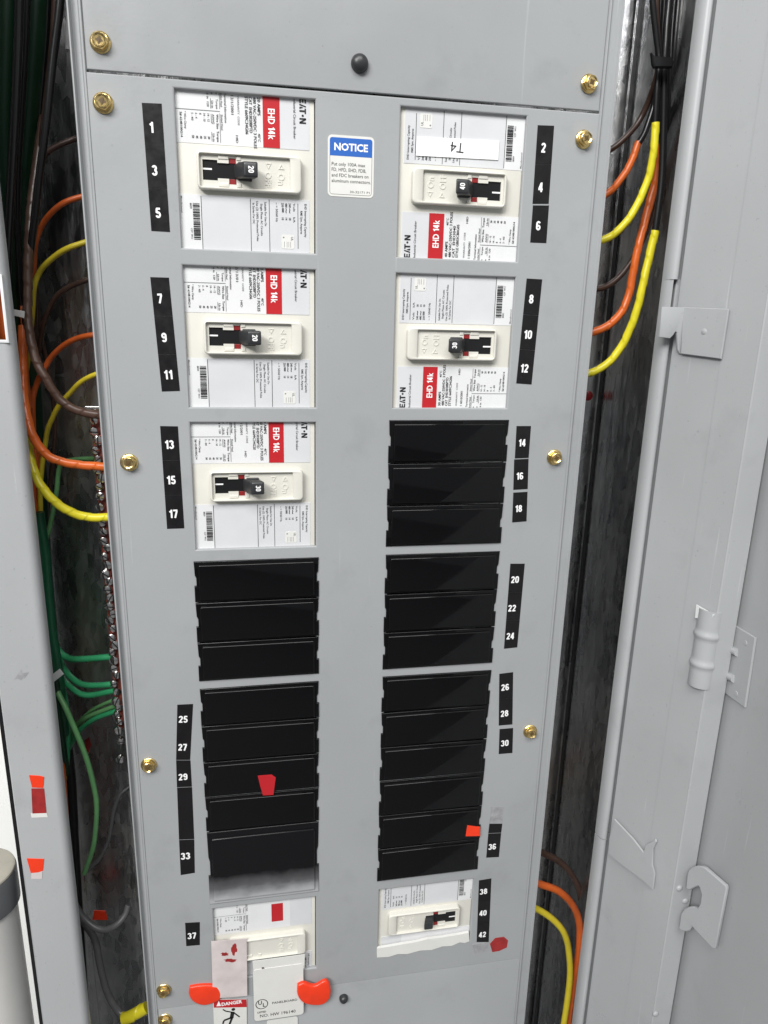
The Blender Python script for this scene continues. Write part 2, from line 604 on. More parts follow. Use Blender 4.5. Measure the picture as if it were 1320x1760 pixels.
# ------------------------------------------------------------------ steel box
box = empty('panel_box', (0.0275, 0.05, BOT), 'grey flanged steel panel box holding breakers and wiring', 'panel box')
MB().box(BX0 + 0.002, BX1 - 0.002, BACK, BACK + 0.002, BOT, TOP).build('back_wall', 'galv', box, 0)
MB().box(BX0, BX0 + 0.0018, FLY + 0.002, BACK + 0.003, BOT, TOP).build('side_wall', 'galv', box, 0)
MB().box(BX1 - 0.0018, BX1, FLY + 0.002, BACK + 0.003, BOT, TOP).build('side_wall', 'galv', box, 0)
MB().box(BX1 - 0.0030, BX1 - 0.0019, BACK - 0.011, BACK - 0.004, BOT, TOP).build('corner_joint', 'black_plastic', box, 0)
MB().box(BX0, BX1, FLY + 0.002, BACK + 0.003, TOP, TOP + 0.002).build('end_wall', 'galv', box, 0)
MB().box(BX0, BX1, FLY + 0.002, BACK + 0.003, BOT - 0.002, BOT).build('end_wall', 'galv', box, 0)

# left flange: sheet with rolled inner edge and a rectangular slot
FI = -0.1935
def flange_profile(x0, x1, r=0.0055, t=0.0016):
    """sheet from the outer edge x0 to the inner edge x1, inner edge rolled back into the box"""
    out = [(x0, FLY + 0.012), (x0, FLY + 0.0015), (x0 + 0.0012, FLY)]
    inn = [(x0 + t, FLY + 0.012), (x0 + t, FLY + t + 0.001), (x0 + t + 0.001, FLY + t)]
    for k in range(7):
        a = R(-90 + 90 * k / 6)
        out.append((x1 - r + r * math.cos(a), FLY + r + r * math.sin(a)))
        inn.append((x1 - r + (r - t) * math.cos(a), FLY + r + (r - t) * math.sin(a)))
    out.append((x1, FLY + 0.009))
    inn.append((x1 - t, FLY + 0.009))
    return out + inn[::-1]
fl = MB()
SZ0, SZ1, SX = -0.1563, -0.1165, -0.1968
fl.extrude_plan(flange_profile(BX0 - 0.0008, FI), BOT, SZ0)
fl.extrude_plan(flange_profile(BX0 - 0.0008, FI), SZ1, TOP)
# beside the slot
pf = [(SX - 0.0005, FLY), (SX - 0.0005, FLY + 0.0016)]
inner = flange_profile(BX0 - 0.0008, FI)
half = [p for p in inner if p[0] > SX]
fl.extrude_plan([(SX - 0.0002, FLY)] + half + [(SX - 0.0002, FLY + 0.0016)], SZ0, SZ1)
fl.extrude_plan([(BX0 - 0.0008, FLY), (-0.214, FLY), (-0.214, FLY + 0.0016), (BX0 - 0.0008, FLY + 0.0016)], SZ0, SZ1)
fl.build('flange', 'grey_lit', box)
# white cut lip of the slot
lip = MB()
lip.plate([(-0.214, SZ0 - 0.0012), (SX + 0.0014, SZ0 - 0.0012), (SX + 0.0014, SZ1), (SX - 0.0004, SZ1), (SX - 0.0004, SZ0 + 0.0006), (-0.214, SZ0 + 0.0006)], FLY + 0.004, FLY - 0.0007, 0.0003)
lip.build('slot_lip', 'white_label', box)
# dark strip along the outer edge of the left flange
MB().box(BX0 - 0.0052, BX0 - 0.0012, FLY + 0.006, FLY + 0.016, BOT, TOP).build('edge_strip', 'black_plastic', box, 0)

sc_ = MB()
for tri_ in ([(24, 1168), (37, 1150), (40, 1163)], [(38, 1157), (50, 1155), (42, 1166)], [(30, 1166), (44, 1160), (36, 1169)]):
    sc_.add([at(u, v, FLY - 0.00012 - 0.00003 * len(sc_.f)) for u, v in tri_], [(0, 1, 2)])
sc_.build('paint_scuff', 'grey_scrap', box, 0)
# right flange with rounded rolled bar at its inner edge; the bar is cut where the hinge tongue hooks in
BAR0, BAR1 = 0.2512, 0.2600
def bar_profile():
    c = (BAR0 + BAR1) / 2
    r = (BAR1 - BAR0) / 2
    pts = [(BAR0, FLY + 0.008)]
    for k in range(13):
        a = R(180 + 180 * k / 12)
        pts.append((c + r * math.cos(a), FLY + 0.0055 + 0.0085 * math.sin(a)))
    pts += [(BAR1 + 0.0225, FLY + 0.0055), (BAR1 + 0.0225, FLY + 0.008)]
    return pts
HZ0 = at(1136, 580, FLY).z
HZ1 = at(1152, 480, FLY).z
LZ = at(1035, 1440, FLY).z
fr = MB()
fr.extrude_plan(bar_profile(), HZ1, TOP)
fr.extrude_plan(bar_profile(), LZ + 0.0006, HZ0)
fr.extrude_plan(bar_profile(), BOT, LZ - 0.0006)
fr.extrude_plan([(BAR0, FLY + 0.008), (BAR0, FLY + 0.0055), (BAR0 + 0.0008, FLY + 0.001), (BAR0 + 0.0032, FLY - 0.0022), (BAR0 + 0.0042, FLY + 0.001), (BAR0 + 0.003, FLY + 0.008)], HZ0, HZ1)
fr.extrude_plan([(BAR1 - 0.0016, FLY + 0.001), (BAR1 + 0.004, FLY + 0.001), (BAR1 + 0.004, FLY + 0.006), (BAR1 - 0.0016, FLY + 0.006)], HZ0, HZ1)
fr.build('flange', 'grey_lit', box)
MB().box(BAR0 + 0.003, BAR1 + 0.002, FLY + 0.0062, FLY + 0.0078, HZ0, HZ1).build('slot_recess', 'brown_wire', box, 0)

# ------------------------------------------------------------------ dead front: side rails, upper plate, main cover, lower plate
def rail(x_face, sgn, name_label):
    """formed edge rail beside the cover: bead, shallow ledge, outer lip"""
    q = [(0, 0.0030), (0, 0.0004), (0.0006, -0.0004), (0.0016, -0.0004), (0.0023, 0.0010), (0.0030, 0.0036), (0.0062, 0.0050),
         (0.0070, 0.0046), (0.0074, 0.0026), (0.0078, 0.0008), (0.0086, 0.0008), (0.0089, 0.0014), (0.0089, 0.0100), (0.0078, 0.0100), (0.0078, 0.0066), (0.0, 0.0066)]
    return MB().extrude_plan([(x_face + sgn * (a + 0.0002), b) for a, b in q], BOT + 0.01, TOP - 0.01)
tag(rail(FX0, -1, '').build('cover_rail', 'grey'), 'grey formed steel rail along the left edge of the breaker cover', 'rail', 'cover side rails')
rr = rail(FX1, 1, '')
# the right rail's ledge is wider
rr = MB().extrude_plan([(FX1 + a, b) for a, b in [(0.0002, 0.003), (0.0002, 0.0004), (0.0008, -0.0004), (0.0018, -0.0004), (0.0026, 0.0006), (0.0034, 0.0016), (0.0092, 0.0020),
        (0.0098, 0.0012), (0.0102, 0.0004), (0.0112, 0.0004), (0.0116, 0.001), (0.0116, 0.010), (0.0104, 0.010), (0.0104, 0.0042), (0.0002, 0.0042)]], BOT + 0.01, TOP - 0.01)
tag(rr.build('cover_rail', 'grey'), 'grey formed steel rail along the right edge of the breaker cover', 'rail', 'cover side rails')

def flat_cover(name, z0, z1, label, bev=0.0008):
    mb = MB()
    mb.plate(rrect(FX0, FX1, z0, z1, 0), 0.0016, 0.0, bev)
    return tag(mb.build(name, 'grey'), label, 'cover plate')
flat_cover('cover_plate', ZT + 0.0007, TOP - 0.02, 'plain grey cover plate with black button above the breakers')
flat_cover('cover_plate', BOT + 0.02, ZB - 0.0001, 'plain grey cover plate below the bottom seam', 0.0002)

NW = dict(zip((1, 2, 3, 4, 5, 6, 7, 8, 9, 10, 11, 12, 13, 14, 15, 16, 17, 18, 20, 22, 24, 25, 26, 27, 28, 29, 30, 33, 36, 37, 38, 40, 42),
              'one two three four five six seven eight nine ten eleven twelve thirteen fourteen fifteen sixteen seventeen eighteen twenty twenty-two twenty-four twenty-five twenty-six twenty-seven twenty-eight twenty-nine thirty thirty-three thirty-six thirty-seven thirty-eight forty forty-two'.split()))
def row_z(r):
    return -r * PITCH
L_open = [(row_z(r), row_z(r) - OPEN_H) for r in range(6)] + [(row_z(6) + 0.001, row_z(6) - 0.080)]
R_open = [(row_z(r), row_z(r) - OPEN_H) for r in range(6)] + [(row_z(6), at(648, 1640).z)]
cv = MB()
def strip(x0, x1, opens):
    zs = ZT - 0.0014
    for a, b in opens + [(ZB + 0.0006, None)]:
        # sheet between openings
        n = 1
        cv.add([(x0, 0, zs), (x1, 0, zs), (x1, 0, a), (x0, 0, a)], [(0, 1, 2, 3)])
        if b is None:
            break
        zs = b
        # rolled rim of the opening
        base = [(x0, b), (x1, b), (x1, a), (x0, a)]
        rings = []
        for d, y in ((0, 0), (0.0004, 0.00008), (0.0008, 0.0003), (0.0011, 0.0007), (0.0012, 0.0012), (0.0012, 0.0030)):
            rings.append([(x, y, z) for x, z in inset(base, d)])
        cv.loft(rings, False, False)
strip(FX0, LX0, [])
strip(LX0, LX1, L_open)
strip(LX1, RX0, [])
strip(RX0, RX1, R_open)
strip(RX1, FX1, [])
# folded outer edges of the cover
e = 0.0008
loop = [(FX0, ZB + 0.0006), (FX1, ZB + 0.0006), (FX1, ZT - 0.0014), (FX0, ZT - 0.0014)]
cv.loft([[(x, y, z) for x, z in inset(loop, d)] for d, y in ((0, 0), (-0.0003, 0.00012), (-0.0006, 0.0004), (-0.0007, 0.0009), (-0.0007, 0.0024))], False, False)
tag(cv.build('breaker_cover', 'grey', smooth=30), 'tall grey steel dead front cover with breaker openings in two columns', 'breaker cover')

# ------------------------------------------------------------------ screws and buttons
def screw_parts(root):
    mb = MB()
    mb.lathe([(0.0060, 0.0), (0.0062, -0.0006), (0.0058, -0.0012), (0.0046, -0.0016)], 28)
    mb.build('washer', 'brass', root, rel=True)
    hx = MB()
    def hexr(r, y):
        return [(r * math.cos(R(60 * k)), y, r * math.sin(R(60 * k))) for k in range(6)]
    hx.loft([hexr(0.0050, -0.0012), hexr(0.0050, -0.0040), hexr(0.0047, -0.0045)], True, True)
    hx.lathe([(0.0040, -0.0044), (0.0040, -0.0050), (0.0037, -0.0052), (0.0034, -0.0050), (0.0028, -0.00462), (0.0006, -0.00458)], 24)
    h = hx.build('hex_head', 'brass', root, rel=True, smooth=25)
    rc = MB()
    rc.loft([[(r_ * math.cos(R(90 * k)), y_, r_ * math.sin(R(90 * k))) for k in range(4)] for r_, y_ in ((0.0021, -0.0040), (0.0021, -0.00466))])
    for a in (0, 90):
        c, s = math.cos(R(a)), math.sin(R(a))
        q = [(-0.0021, -0.0005), (0.0021, -0.0005), (0.0021, 0.0005), (-0.0021, 0.0005)]
        rc.loft([[(x * c - z * s, -0.0040 - 0.00001 * a, x * s + z * c) for x, z in q], [(x * c - z * s, -0.00468 - 0.0000005 * a, x * s + z * c) for x, z in q]])
    rc.build('drive_recess', 'brass_shade', h, rel=True)

SCREWS = [(171, 70, 'on the top plate, at its left end'), (176, 175, 'left of sticker number one'), (221, 796, 'left of sticker number fifteen'),
          (255, 1318, 'left of sticker number twenty-seven'), (281, 1706, 'just above the bottom seam'), (283, 1757, 'below the bottom seam'),
          (1015, 142, 'on the top plate, at its right end'), (1006, 238, 'right of sticker number two'), (955, 787, 'right of sticker number fourteen'),
          (913, 1260, 'right of sticker number thirty')]
proto = None
for i, (u, v, where) in enumerate(SCREWS):
    p = at(u, v, -0.003)
    lab = 'brass coloured hex washer screw ' + where
    if proto is None:
        proto = empty('cover_screw', (p.x, 0, p.z), lab, 'screw', 'cover screws')
        screw_parts(proto)
        proto.rotation_euler = (0, R(12), 0)
        continue
    o = proto.copy()
    COL.objects.link(o)
    o.location = (p.x, 0, p.z)
    o['label'] = lab
    o.rotation_euler = (R(random.uniform(-4, 4)), R(random.uniform(0, 90)), R(random.uniform(-4, 4)))
    for ch in list(proto.children):
        c = ch.copy(); COL.objects.link(c); c.parent = o
        for g in ch.children:
            d = g.copy(); COL.objects.link(d); d.parent = c

for (u, v, lab) in ((619, 107, 'round black button on the top cover plate'), (591, 1719, 'small black button near the bottom seam')):
    p = at(u, v, -0.003)
    mb = MB()
    k = 1.0 if v < 500 else 0.72
    mb.lathe([(0.0030 * k, 0.0006), (0.0056 * k, 0.0), (0.0057 * k, -0.0012), (0.0052 * k, -0.0030), (0.0040 * k, -0.0044), (0.0022 * k, -0.0052), (0.0004, -0.0054)], 28, (p.x, 0, p.z))
    tag(mb.build('push_button', 'handle', smooth=60), lab, 'button')

# ------------------------------------------------------------------ circuit breakers
MMx = 0.001
def P2(x, v):
    return (x * MMx, -v * MMx)

def eaton(mb, org, rt, up, h):
    """maker's lettering: E A T dot N in heavy block strokes, cap height h"""
    org, rt, up = Vector(org), Vector(rt), Vector(up)
    def poly(pts):
        mb.add([org + rt * (a * h) + up * (b * h) for a, b in pts], [tuple(range(len(pts)))])
    def rect(a0, a1, b0, b1):
        poly([(a0, b0), (a1, b0), (a1, b1), (a0, b1)])
    rect(0, 0.26, 0, 1); rect(0.26, 0.72, 0.78, 1); rect(0.26, 0.66, 0.40, 0.60); rect(0.26, 0.72, 0, 0.22)
    poly([(0.80, 0), (1.02, 0), (1.28, 1.0), (1.10, 1.0)])
    poly([(1.22, 0), (1.50, 0), (1.34, 0.62), (1.20, 0.30)])
    rect(1.42, 2.16, 0.78, 1); rect(1.66, 1.92, 0, 0.78)
    n = 12
    poly([(2.42 + 0.17 * math.cos(2 * math.pi * k / n), 0.5 + 0.17 * math.sin(2 * math.pi * k / n)) for k in range(n)])
    rect(2.74, 2.97, 0, 1); rect(3.30, 3.53, 0, 1)
    poly([(2.74, 1.0), (2.99, 1.0), (3.53, 0.0), (3.28, 0.0)])

DN = Vector((0, 0, -1))
RT = Vector((1, 0, 0))

def breaker(name_label, X0, Z0, flip, rating, cat_no, style_no, date, dy=0.0, handle=True, torn=False, plain=False):
    loc = (X0, 0, Z0)
    rot = (0, math.pi if flip else 0, 0)
    b = empty('circuit_breaker', loc, name_label, 'circuit breaker', 'three pole circuit breakers', rot)
    LD = 0.0028     # label face behind the cover face
    def plate(name, x0, x1, v0, v1, y0, y1, mt, parent=b, bev=0.0, r=0.0):
        mb = MB()
        mb.plate(rrect(x0 * MMx, x1 * MMx, -v1 * MMx, -v0 * MMx, r * MMx), y0, y1, bev)
        return mb.build(name, mt, parent, rel=True)
    plate('case', 0.9, 89.0, -3.0, 99.0, 0.034, LD + 0.0004, 'cream', bev=0.0006, r=1.0)
    plate('upper_label', 0.9, 85.6, -2.8, 31.2, LD + 0.0005, LD + 0.0002, 'white_label')
    plate('lower_label', 0.9, 85.6, 61.6, 95.6, LD + 0.0005, LD + 0.0002, 'white_label')
    Y = LD + 0.0001
    YT = LD
    g = MB()
    g.add([(66.6e-3, Y, 2.6e-3), (85.4e-3, Y, 2.6e-3), (85.4e-3, Y, -31.0e-3), (66.6e-3, Y, -31.0e-3)], [(0, 1, 2, 3)])
    g.add([(15e-3, Y, -61.8e-3), (85.4e-3, Y, -61.8e-3), (85.4e-3, Y, -95.4e-3), (15e-3, Y, -95.4e-3)], [(0, 1, 2, 3)])
    g.build('label_tint', 'grey_label', b, rel=True, smooth=0)
    if plain:
        put_red = (50.5e-3, 60.5e-3, -5e-3, -24e-3)
    else:
        put_red = (55.6e-3, 66.4e-3, 2.7e-3, -31.0e-3)
    rd = MB()
    ra, rc_, va, vb = put_red
    rd.add([(ra, YT, va), (rc_, YT, va), (rc_, YT, vb), (ra, YT, vb)], [(0, 1, 2, 3)])
    rb = rd.build('red_band', 'red', b, rel=True, smooth=0) if not torn else None
    wt = MB()
    if not (torn or plain):
      put_text(wt, 'EHD', (59.0e-3, YT - 0.0001, -(4.5 + dy) * MMx), DN, RT, 4.3e-3, 0.022, length=9.0e-3)
      put_number(wt, '14', (59.0e-3, YT - 0.0001, -(17.3 + dy) * MMx), DN, RT, 4.3e-3)
      put_text(wt, 'k', (59.0e-3, YT - 0.0001, -(20.1 + dy) * MMx), DN, RT, 4.3e-3, 0.022, length=2.6e-3)
      wt.build('band_lettering', 'white_ink', rb, rel=True, smooth=0)
    ink = MB()
    thin = MB()
    YI = YT - 0.00005
    def T(s, x, v, h, length=None, bold=0.0, faint=False, cond=0.9):
        put_text(thin if faint else ink, s, (x * MMx, YI, -(v + dy) * MMx), DN, RT, h * MMx * 1.08, bold + 0.006, cond, length=length * MMx if length else None)
    def T0(s, x, v, h, length=None, bold=0.0, faint=False, cond=0.9):
        put_text(thin if faint else ink, s, (x * MMx, YI, -v * MMx), DN, RT, h * MMx * 1.08, bold + 0.006, cond, length=length * MMx if length else None)
    def bar(x0, x1, v0, v1, m=None):
        (m or ink).add([(x0 * MMx, YI, -v0 * MMx), (x1 * MMx, YI, -v0 * MMx), (x1 * MMx, YI, -v1 * MMx), (x0 * MMx, YI, -v1 * MMx)], [(0, 1, 2, 3)])
    if not (torn or plain):
        eaton(ink, (79.2e-3, YI, (3.2 - dy) * MMx), DN, RT, 4.3e-3)
        T('Industrial Circuit Breaker', 75.3, -2.6, 1.5, 24)
        # rating block
        T('%s AMPS' % rating, 52.3, -1.5, 1.7, 10.5, 0.008)
        T('40°C', 52.3, 19.5, 1.5, 5)
        T('480 VAC▪250VDC 3 POLES'.replace('▪', '-'), 49.6, -1.5, 1.7, 30, 0.008)
        T('CAT  %s' % cat_no, 47.0, -1.5, 1.7, 21, 0.008)
        T('STYLE %s' % style_no, 44.4, -1.5, 1.7, 22, 0.008)
        T('WARRANTY  CODE', 39.6, -1.5, 1.1, 17, faint=True)
        T('HID', 38.2, 21.5, 1.3, 4.5)
        T(date, 35.6, -1.5, 1.5, 11)
        T('Terminal Information', 31.4, -2.4, 1.3, 17)
    # terminal tables
    if not torn:
        bar(1.0, 28.6, 11.6, 11.9, thin)
        bar(28.3, 28.6, -2.5, 10.4, thin)
        bar(28.3, 28.6, 13, 30, thin)
        T0('Socket Head', 29.0, 1.0, 1.2, 8)
        T0('Hex     Torque', 26.2, -1.0, 1.2, 11.5)
        T0('Size      Lb-in', 23.4, -1.0, 1.2, 11)
        T0('3/16 in  120', 20.6, -1.0, 1.2, 10.5)
        bar(22.8, 23.05, 4.5, 10.5)
        T0('Slotted Head', 29.0, 13.5, 1.2, 9)
        T0('Wire Size  Torque', 26.2, 13.5, 1.3, 16.2, 0.006)
        T0('AWG        Lb-in', 23.6, 13.5, 1.2, 16)
        bar(22.9, 23.15, 13.5, 19); bar(22.9, 23.15, 24, 29.5)
        for k, (a, c) in enumerate((('14 - 12', '20'), ('14 - 10', '25'), ('8', '40'), ('6 - 4', '45'), ('3 - 4/0', '50'))):
            T0(a, 20.6 - 2.5 * k, 13.5, 1.25, None)
            T0(c, 20.6 - 2.5 * k, 26.6, 1.25, None, 0.012)
        T0('• Wire Clamp'.replace('•', '*'), 6.2, 13.0, 1.2, 10)
        T0('S# 624B100G14', 3.6, 13.5, 1.25, 14.5, 0.006)
    # lower label
    for x0, x1, v0, v1 in ((14.5, 14.85, 62.4, 95.2), (46.3, 46.65, 62.4, 95.2), (58.6, 58.95, 62.4, 95.2), (77.6, 77.95, 64.0, 92.5)):
        rl = MB()
        bar(x0, x1, v0, v1, rl)
        rl.build('rule_line', 'ink', b, rel=True, smooth=0)
    T0('EHD Interrupting Capacity', 82.2, 64.0, 1.35, 21)
    T0('RMS Sym. Amperes', 79.4, 68.5, 1.35, 14.5)
    T0('Volt    kA', 74.6, 64.0, 1.3, 12)
    for k, (a, c) in enumerate((('240', '18'), ('480', '14'), ('250', '10'))):
        T0(a, 71.7 - 2.4 * k, 64.0, 1.35, None, 0.01)
        T0('~' if k < 2 else '=', 71.4 - 2.4 * k, 67.2, 2.2, None, 0.03, cond=1.5)
        T0(c, 71.7 - 2.4 * k, 73.2, 1.35, None, 0.01)
    T0('~ = 50/60 Hz', 63.0, 64.0, 1.35, 12)
    T0('Suitable For Use On', 55.6, 64.0, 1.3, 15)
    T0('Single Phase AC Circuits', 53.0, 65.2, 1.3, 20)
    T0('Use (2) 100% Protected Poles', 50.2, 63.8, 1.3, 25)
    T0('In Series For DC', 47.8, 65.0, 1.3, 13)
    rnd = random.Random(3)
    v = 67.0
    while v < 89.0:
        wd = rnd.choice((0.25, 0.25, 0.45, 0.8))
        bar(9.2, 13.6, v, v + wd)
        v += wd + rnd.choice((0.25, 0.3, 0.5))
    T0('88359', 7.4, 67, 1.1, 3.4)
    T0('C27  W11', 7.4, 82.5, 1.1, 6.5)
    T0('Manufactured', 1.7, 63.0, 1.0, 10, faint=True)
    ink.build('label_print', 'ink', b, rel=True, smooth=0)['kind'] = 'stuff'
    thin.build('faint_print', 'ink_faint', b, rel=True, smooth=0)['kind'] = 'stuff'
    # small rounded approval sticker
    st = MB()
    st.plate(rrect(66.8e-3, 75.2e-3, -92.8e-3, -84.0e-3, 1.0e-3), Y, YT - 0.0001)
    st = st.build('approval_sticker', 'paper', b, rel=True)
    sp = MB()
    for q, s in ((73.0, 'UL'), (67.6, 'e')):
        put_text(sp, s, (q * MMx, YT - 0.00015, -85.2e-3), DN, RT, 1.5e-3, 0.03)
    for q in (72.6, 71.4, 70.2, 68.4):
        sp.add([(q * MMx, YT - 0.00015, -88.3e-3), ((q + 0.25) * MMx, YT - 0.00015, -88.3e-3), ((q + 0.25) * MMx, YT - 0.00015, -92e-3), (q * MMx, YT - 0.00015, -92e-3)], [(0, 1, 2, 3)])
    sp.build('sticker_print', 'ink_faint', st, rel=True, smooth=0)

    # raised bezel with sunken floor, slot and windows
    FLR = 0.0002
    outer = rrect(13e-3, 80e-3, -58.8e-3, -36.0e-3, 3.2e-3, 5)
    inn = rrect(14.8e-3, 72.6e-3, -57.2e-3, -37.6e-3, 0.9e-3, 5)
    bz = MB()
    rings = [[(x, LD + 0.0008, z) for x, z in outer]]
    for k in range(4):
        a = R(30 * k)
        rings.append([(x, -0.0022 + 0.0011 * (1 - math.sin(a)), z) for x, z in inset(outer, 0.0011 * (1 - math.cos(a)))])
    rings.append([(x, -0.0022, z) for x, z in inset(inn, -0.0004)])
    rings.append([(x, -0.0018, z) for x, z in inn])
    rings.append([(x, FLR, z) for x, z in inn])
    bz.loft(rings, False, False)
    bez = bz.build('bezel', 'cream', b, rel=True, smooth=50)
    flo = MB()
    xs = [14.8, 16.6, 26.0, 33.2, 37.8, 45.0, 72.6]
    vs = [37.6, 39.2, 40.8, 42.4, 51.6, 53.0, 54.9, 57.2]
    def is_slot(xc, vc):
        return not plain and ((16.6 < xc < 26 and 40.8 < vc < 53) or (26 < xc < 45 and 42.4 < vc < 51.6) or (33.2 < xc < 37.8 and 39.2 < vc < 54.9))
    for i in range(len(xs) - 1):
        for j in range(len(vs) - 1):
            xc, vc = (xs[i] + xs[i + 1]) / 2, (vs[j] + vs[j + 1]) / 2
            if is_slot(xc, vc):
                for (ax, av, bx, bv, nx, nv) in ((xs[i], vs[j], xs[i + 1], vs[j], 0, -1), (xs[i], vs[j + 1], xs[i + 1], vs[j + 1], 0, 1), (xs[i], vs[j], xs[i], vs[j + 1], -1, 0), (xs[i + 1], vs[j], xs[i + 1], vs[j + 1], 1, 0)):
                    if not is_slot((ax + bx) / 2 + nx * 0.3, (av + bv) / 2 + nv * 0.3):
                        flo.add([(ax * MMx, FLR, -av * MMx), (bx * MMx, FLR, -bv * MMx), (bx * MMx, FLR + 0.0018, -bv * MMx), (ax * MMx, FLR + 0.0018, -av * MMx)], [(0, 1, 2, 3)])
                continue
            flo.add([(xs[i] * MMx, FLR, -vs[j] * MMx), (xs[i + 1] * MMx, FLR, -vs[j] * MMx), (xs[i + 1] * MMx, FLR, -vs[j + 1] * MMx), (xs[i] * MMx, FLR, -vs[j + 1] * MMx)], [(0, 1, 2, 3)])
    flo.build('floor', 'cream', bez, rel=True, smooth=0)
    # raised guide ribs beside the slot and relief lettering
    rel = MB()
    for x0, x1, v0, v1 in ((26.5, 33.0, 38.0, 40.2), (26.5, 33.0, 54.2, 56.6), (38.2, 41.0, 38.0, 40.4), (38.2, 41.0, 54.0, 56.6)):
        rel.plate([P2(x0 + 0.0, v1), P2(x1, v1), P2(x1, v0), P2(x0, v0)], FLR, FLR - 0.0006, 0.0004)
    def solid_text(s, x, v, h):
        tmp = MB()
        put_text(tmp, s, (x * MMx, FLR - 0.00035, -v * MMx), DN, RT, h * MMx, 0.03, 0.95)
        vsz = tmp.v
        ne = {}
        for fc in tmp.f:
            for k in range(len(fc)):
                e_ = (fc[k], fc[(k + 1) % len(fc)])
                ne[tuple(sorted(e_))] = ne.get(tuple(sorted(e_)), 0) + 1
        side = [e_ for e_, c_ in ne.items() if c_ == 1]
        k0 = len(vsz)
        low_ = [(p[0], FLR + 0.0001, p[2]) for p in vsz]
        rel.add(list(vsz) + low_, list(tmp.f) + [(a, c, c + k0, a + k0) for a, c in side])
    solid_text('On', 64.8, 46.4, 4.2)
    solid_text('OFF', 56.4, 46.0, 4.0)
    for pts in ([(65.0, 44.2), (69.2, 44.2), (67.1, 40.6)], [(56.6, 40.8), (60.6, 40.8), (58.6, 44.6)]):
        o_ = [P2(a, c) for a, c in pts]
        i_ = inset(o_, 0.0005)
        rel.loft([[(x, FLR + 0.0001, z) for x, z in o_], [(x, FLR - 0.0004, z) for x, z in inset(o_, 0.0001)], [(x, FLR - 0.0004, z) for x, z in i_], [(x, FLR + 0.0001, z) for x, z in inset(o_, 0.0006)]], False, False)
    rel.build('relief_lettering', 'relief', bez, rel=True, smooth=30)
    if plain:
        return b
    # slider, trip windows, handle
    sl = MB()
    sl.plate([P2(14.9, 55.5), P2(44.9, 55.5), P2(44.9, 39), P2(14.9, 39)], FLR + 0.0016, FLR + 0.0011)
    sl = sl.build('slider', 'black_plastic', b, rel=True, smooth=0)
    mk = MB()
    mk.plate([P2(16.6, 46.7), P2(22.4, 46.7), P2(22.4, 45.7), P2(16.6, 45.7)], FLR + 0.0012, FLR + 0.0009)
    mk.build('white_mark', 'white_ink', sl, rel=True, smooth=0)
    for v0, v1 in ((39.2, 42.3), (51.7, 54.9)):
        mb = MB()
        mb.plate([P2(33.3, v1), P2(37.7, v1), P2(37.7, v0), P2(33.3, v0)], FLR + 0.0013, FLR + 0.0006, 0.0002)
        mb.build('trip_window', 'red_flag', b, rel=True, smooth=0)
    if handle:
        h = MB()
        def ring(x0, x1, v0, v1, y, r=1.0):
            return [(x, y, z) for x, z in rrect(x0 * MMx, x1 * MMx, -v1 * MMx, -v0 * MMx, r * MMx, 3)]
        def rtilt(x0, x1, v0, v1, y, r, dyx):
            return [(x, y - dyx * (x * 1000 - x0) * MMx, z) for x, _, z in ring(x0, x1, v0, v1, y, r)]
        h.loft([ring(36.5, 46.5, 42.8, 51.2, FLR + 0.001), ring(37.0, 47.0, 42.6, 51.4, -0.0008), ring(38.6, 48.8, 42.3, 51.7, -0.0035),
                ring(41.0, 50.6, 42.2, 51.8, -0.0072), ring(42.2, 51.6, 42.3, 51.7, -0.0096), ring(42.9, 51.5, 42.9, 51.1, -0.0104), ring(43.6, 50.8, 43.5, 50.5, -0.0107)])
        hd = h.build('handle', 'handle', b, rel=True, smooth=40)
        # foot block beside the handle
        fb = MB()
        fb.plate(rrect(39e-3, 48e-3, -52.6e-3, -41.4e-3, 0.8e-3), FLR, -0.0022, 0.0006)
        fb.build('handle_foot', 'handle', hd, rel=True)
        if rating:
            tx = MB()
            put_number(tx, rating, (45.6e-3, -0.01078, -47.0e-3), DN, RT, 3.6e-3)
            tx.build('rating_number', 'white_ink', hd, rel=True, smooth=0)
    else:
        # broken grey stub in place of the handle
        h = MB()
        h.loft([[(x, FLR + 0.001, z) for x, z in rrect(37e-3, 45e-3, -50e-3, -44e-3, 0.8e-3)], [(x, -0.004, z) for x, z in rrect(38.5e-3, 47e-3, -50e-3, -44e-3, 0.8e-3)],
                [(x, -0.0072 - (z + 0.047) * 0.25, z) for x, z in rrect(40e-3, 48e-3, -49.5e-3, -44.5e-3, 0.8e-3)]])
        h.build('broken_handle', 'handle', b, rel=True)
    return b

BR = [('left column breaker rated twenty, beside stickers one, three and five', LX0, row_z(0), False, '20', 'EHD3020BPTD', '6609C34G06', '12/1/2001', 3.5),
      ('left column breaker rated twenty, beside stickers seven, nine and eleven', LX0, row_z(1), False, '20', 'EHD3020BPTD', '6609C34G06', '12/13/01', 1.0),
      ('left column breaker rated thirty, beside stickers thirteen, fifteen and seventeen', LX0, row_z(2), False, '30', 'EHD3030BPTD', '6609C34G20', '1312/2001', 0.8)]
for b in BR:
    breaker(*b)
breaker('right column breaker rated forty, partly covered by a T4 label', RX1, row_z(0) - OPEN_H, True, '40', 'EHD3040', 'GB03CB0G05', '1 0306/2001', 4.0)
breaker('right column breaker rated thirty, beside stickers eight, ten and twelve', RX1, row_z(1) - OPEN_H, True, '30', 'EHD3030BPTD', '6609C34G06', '1 4010/2001', 4.0)
breaker('bottom right breaker with broken handle, beside stickers 38, 40 and 42', RX1, row_z(6) - 0.088, True, '', 'EHD3030', '6609C34G06', '12/2001', 4.0, handle=False, torn=True)
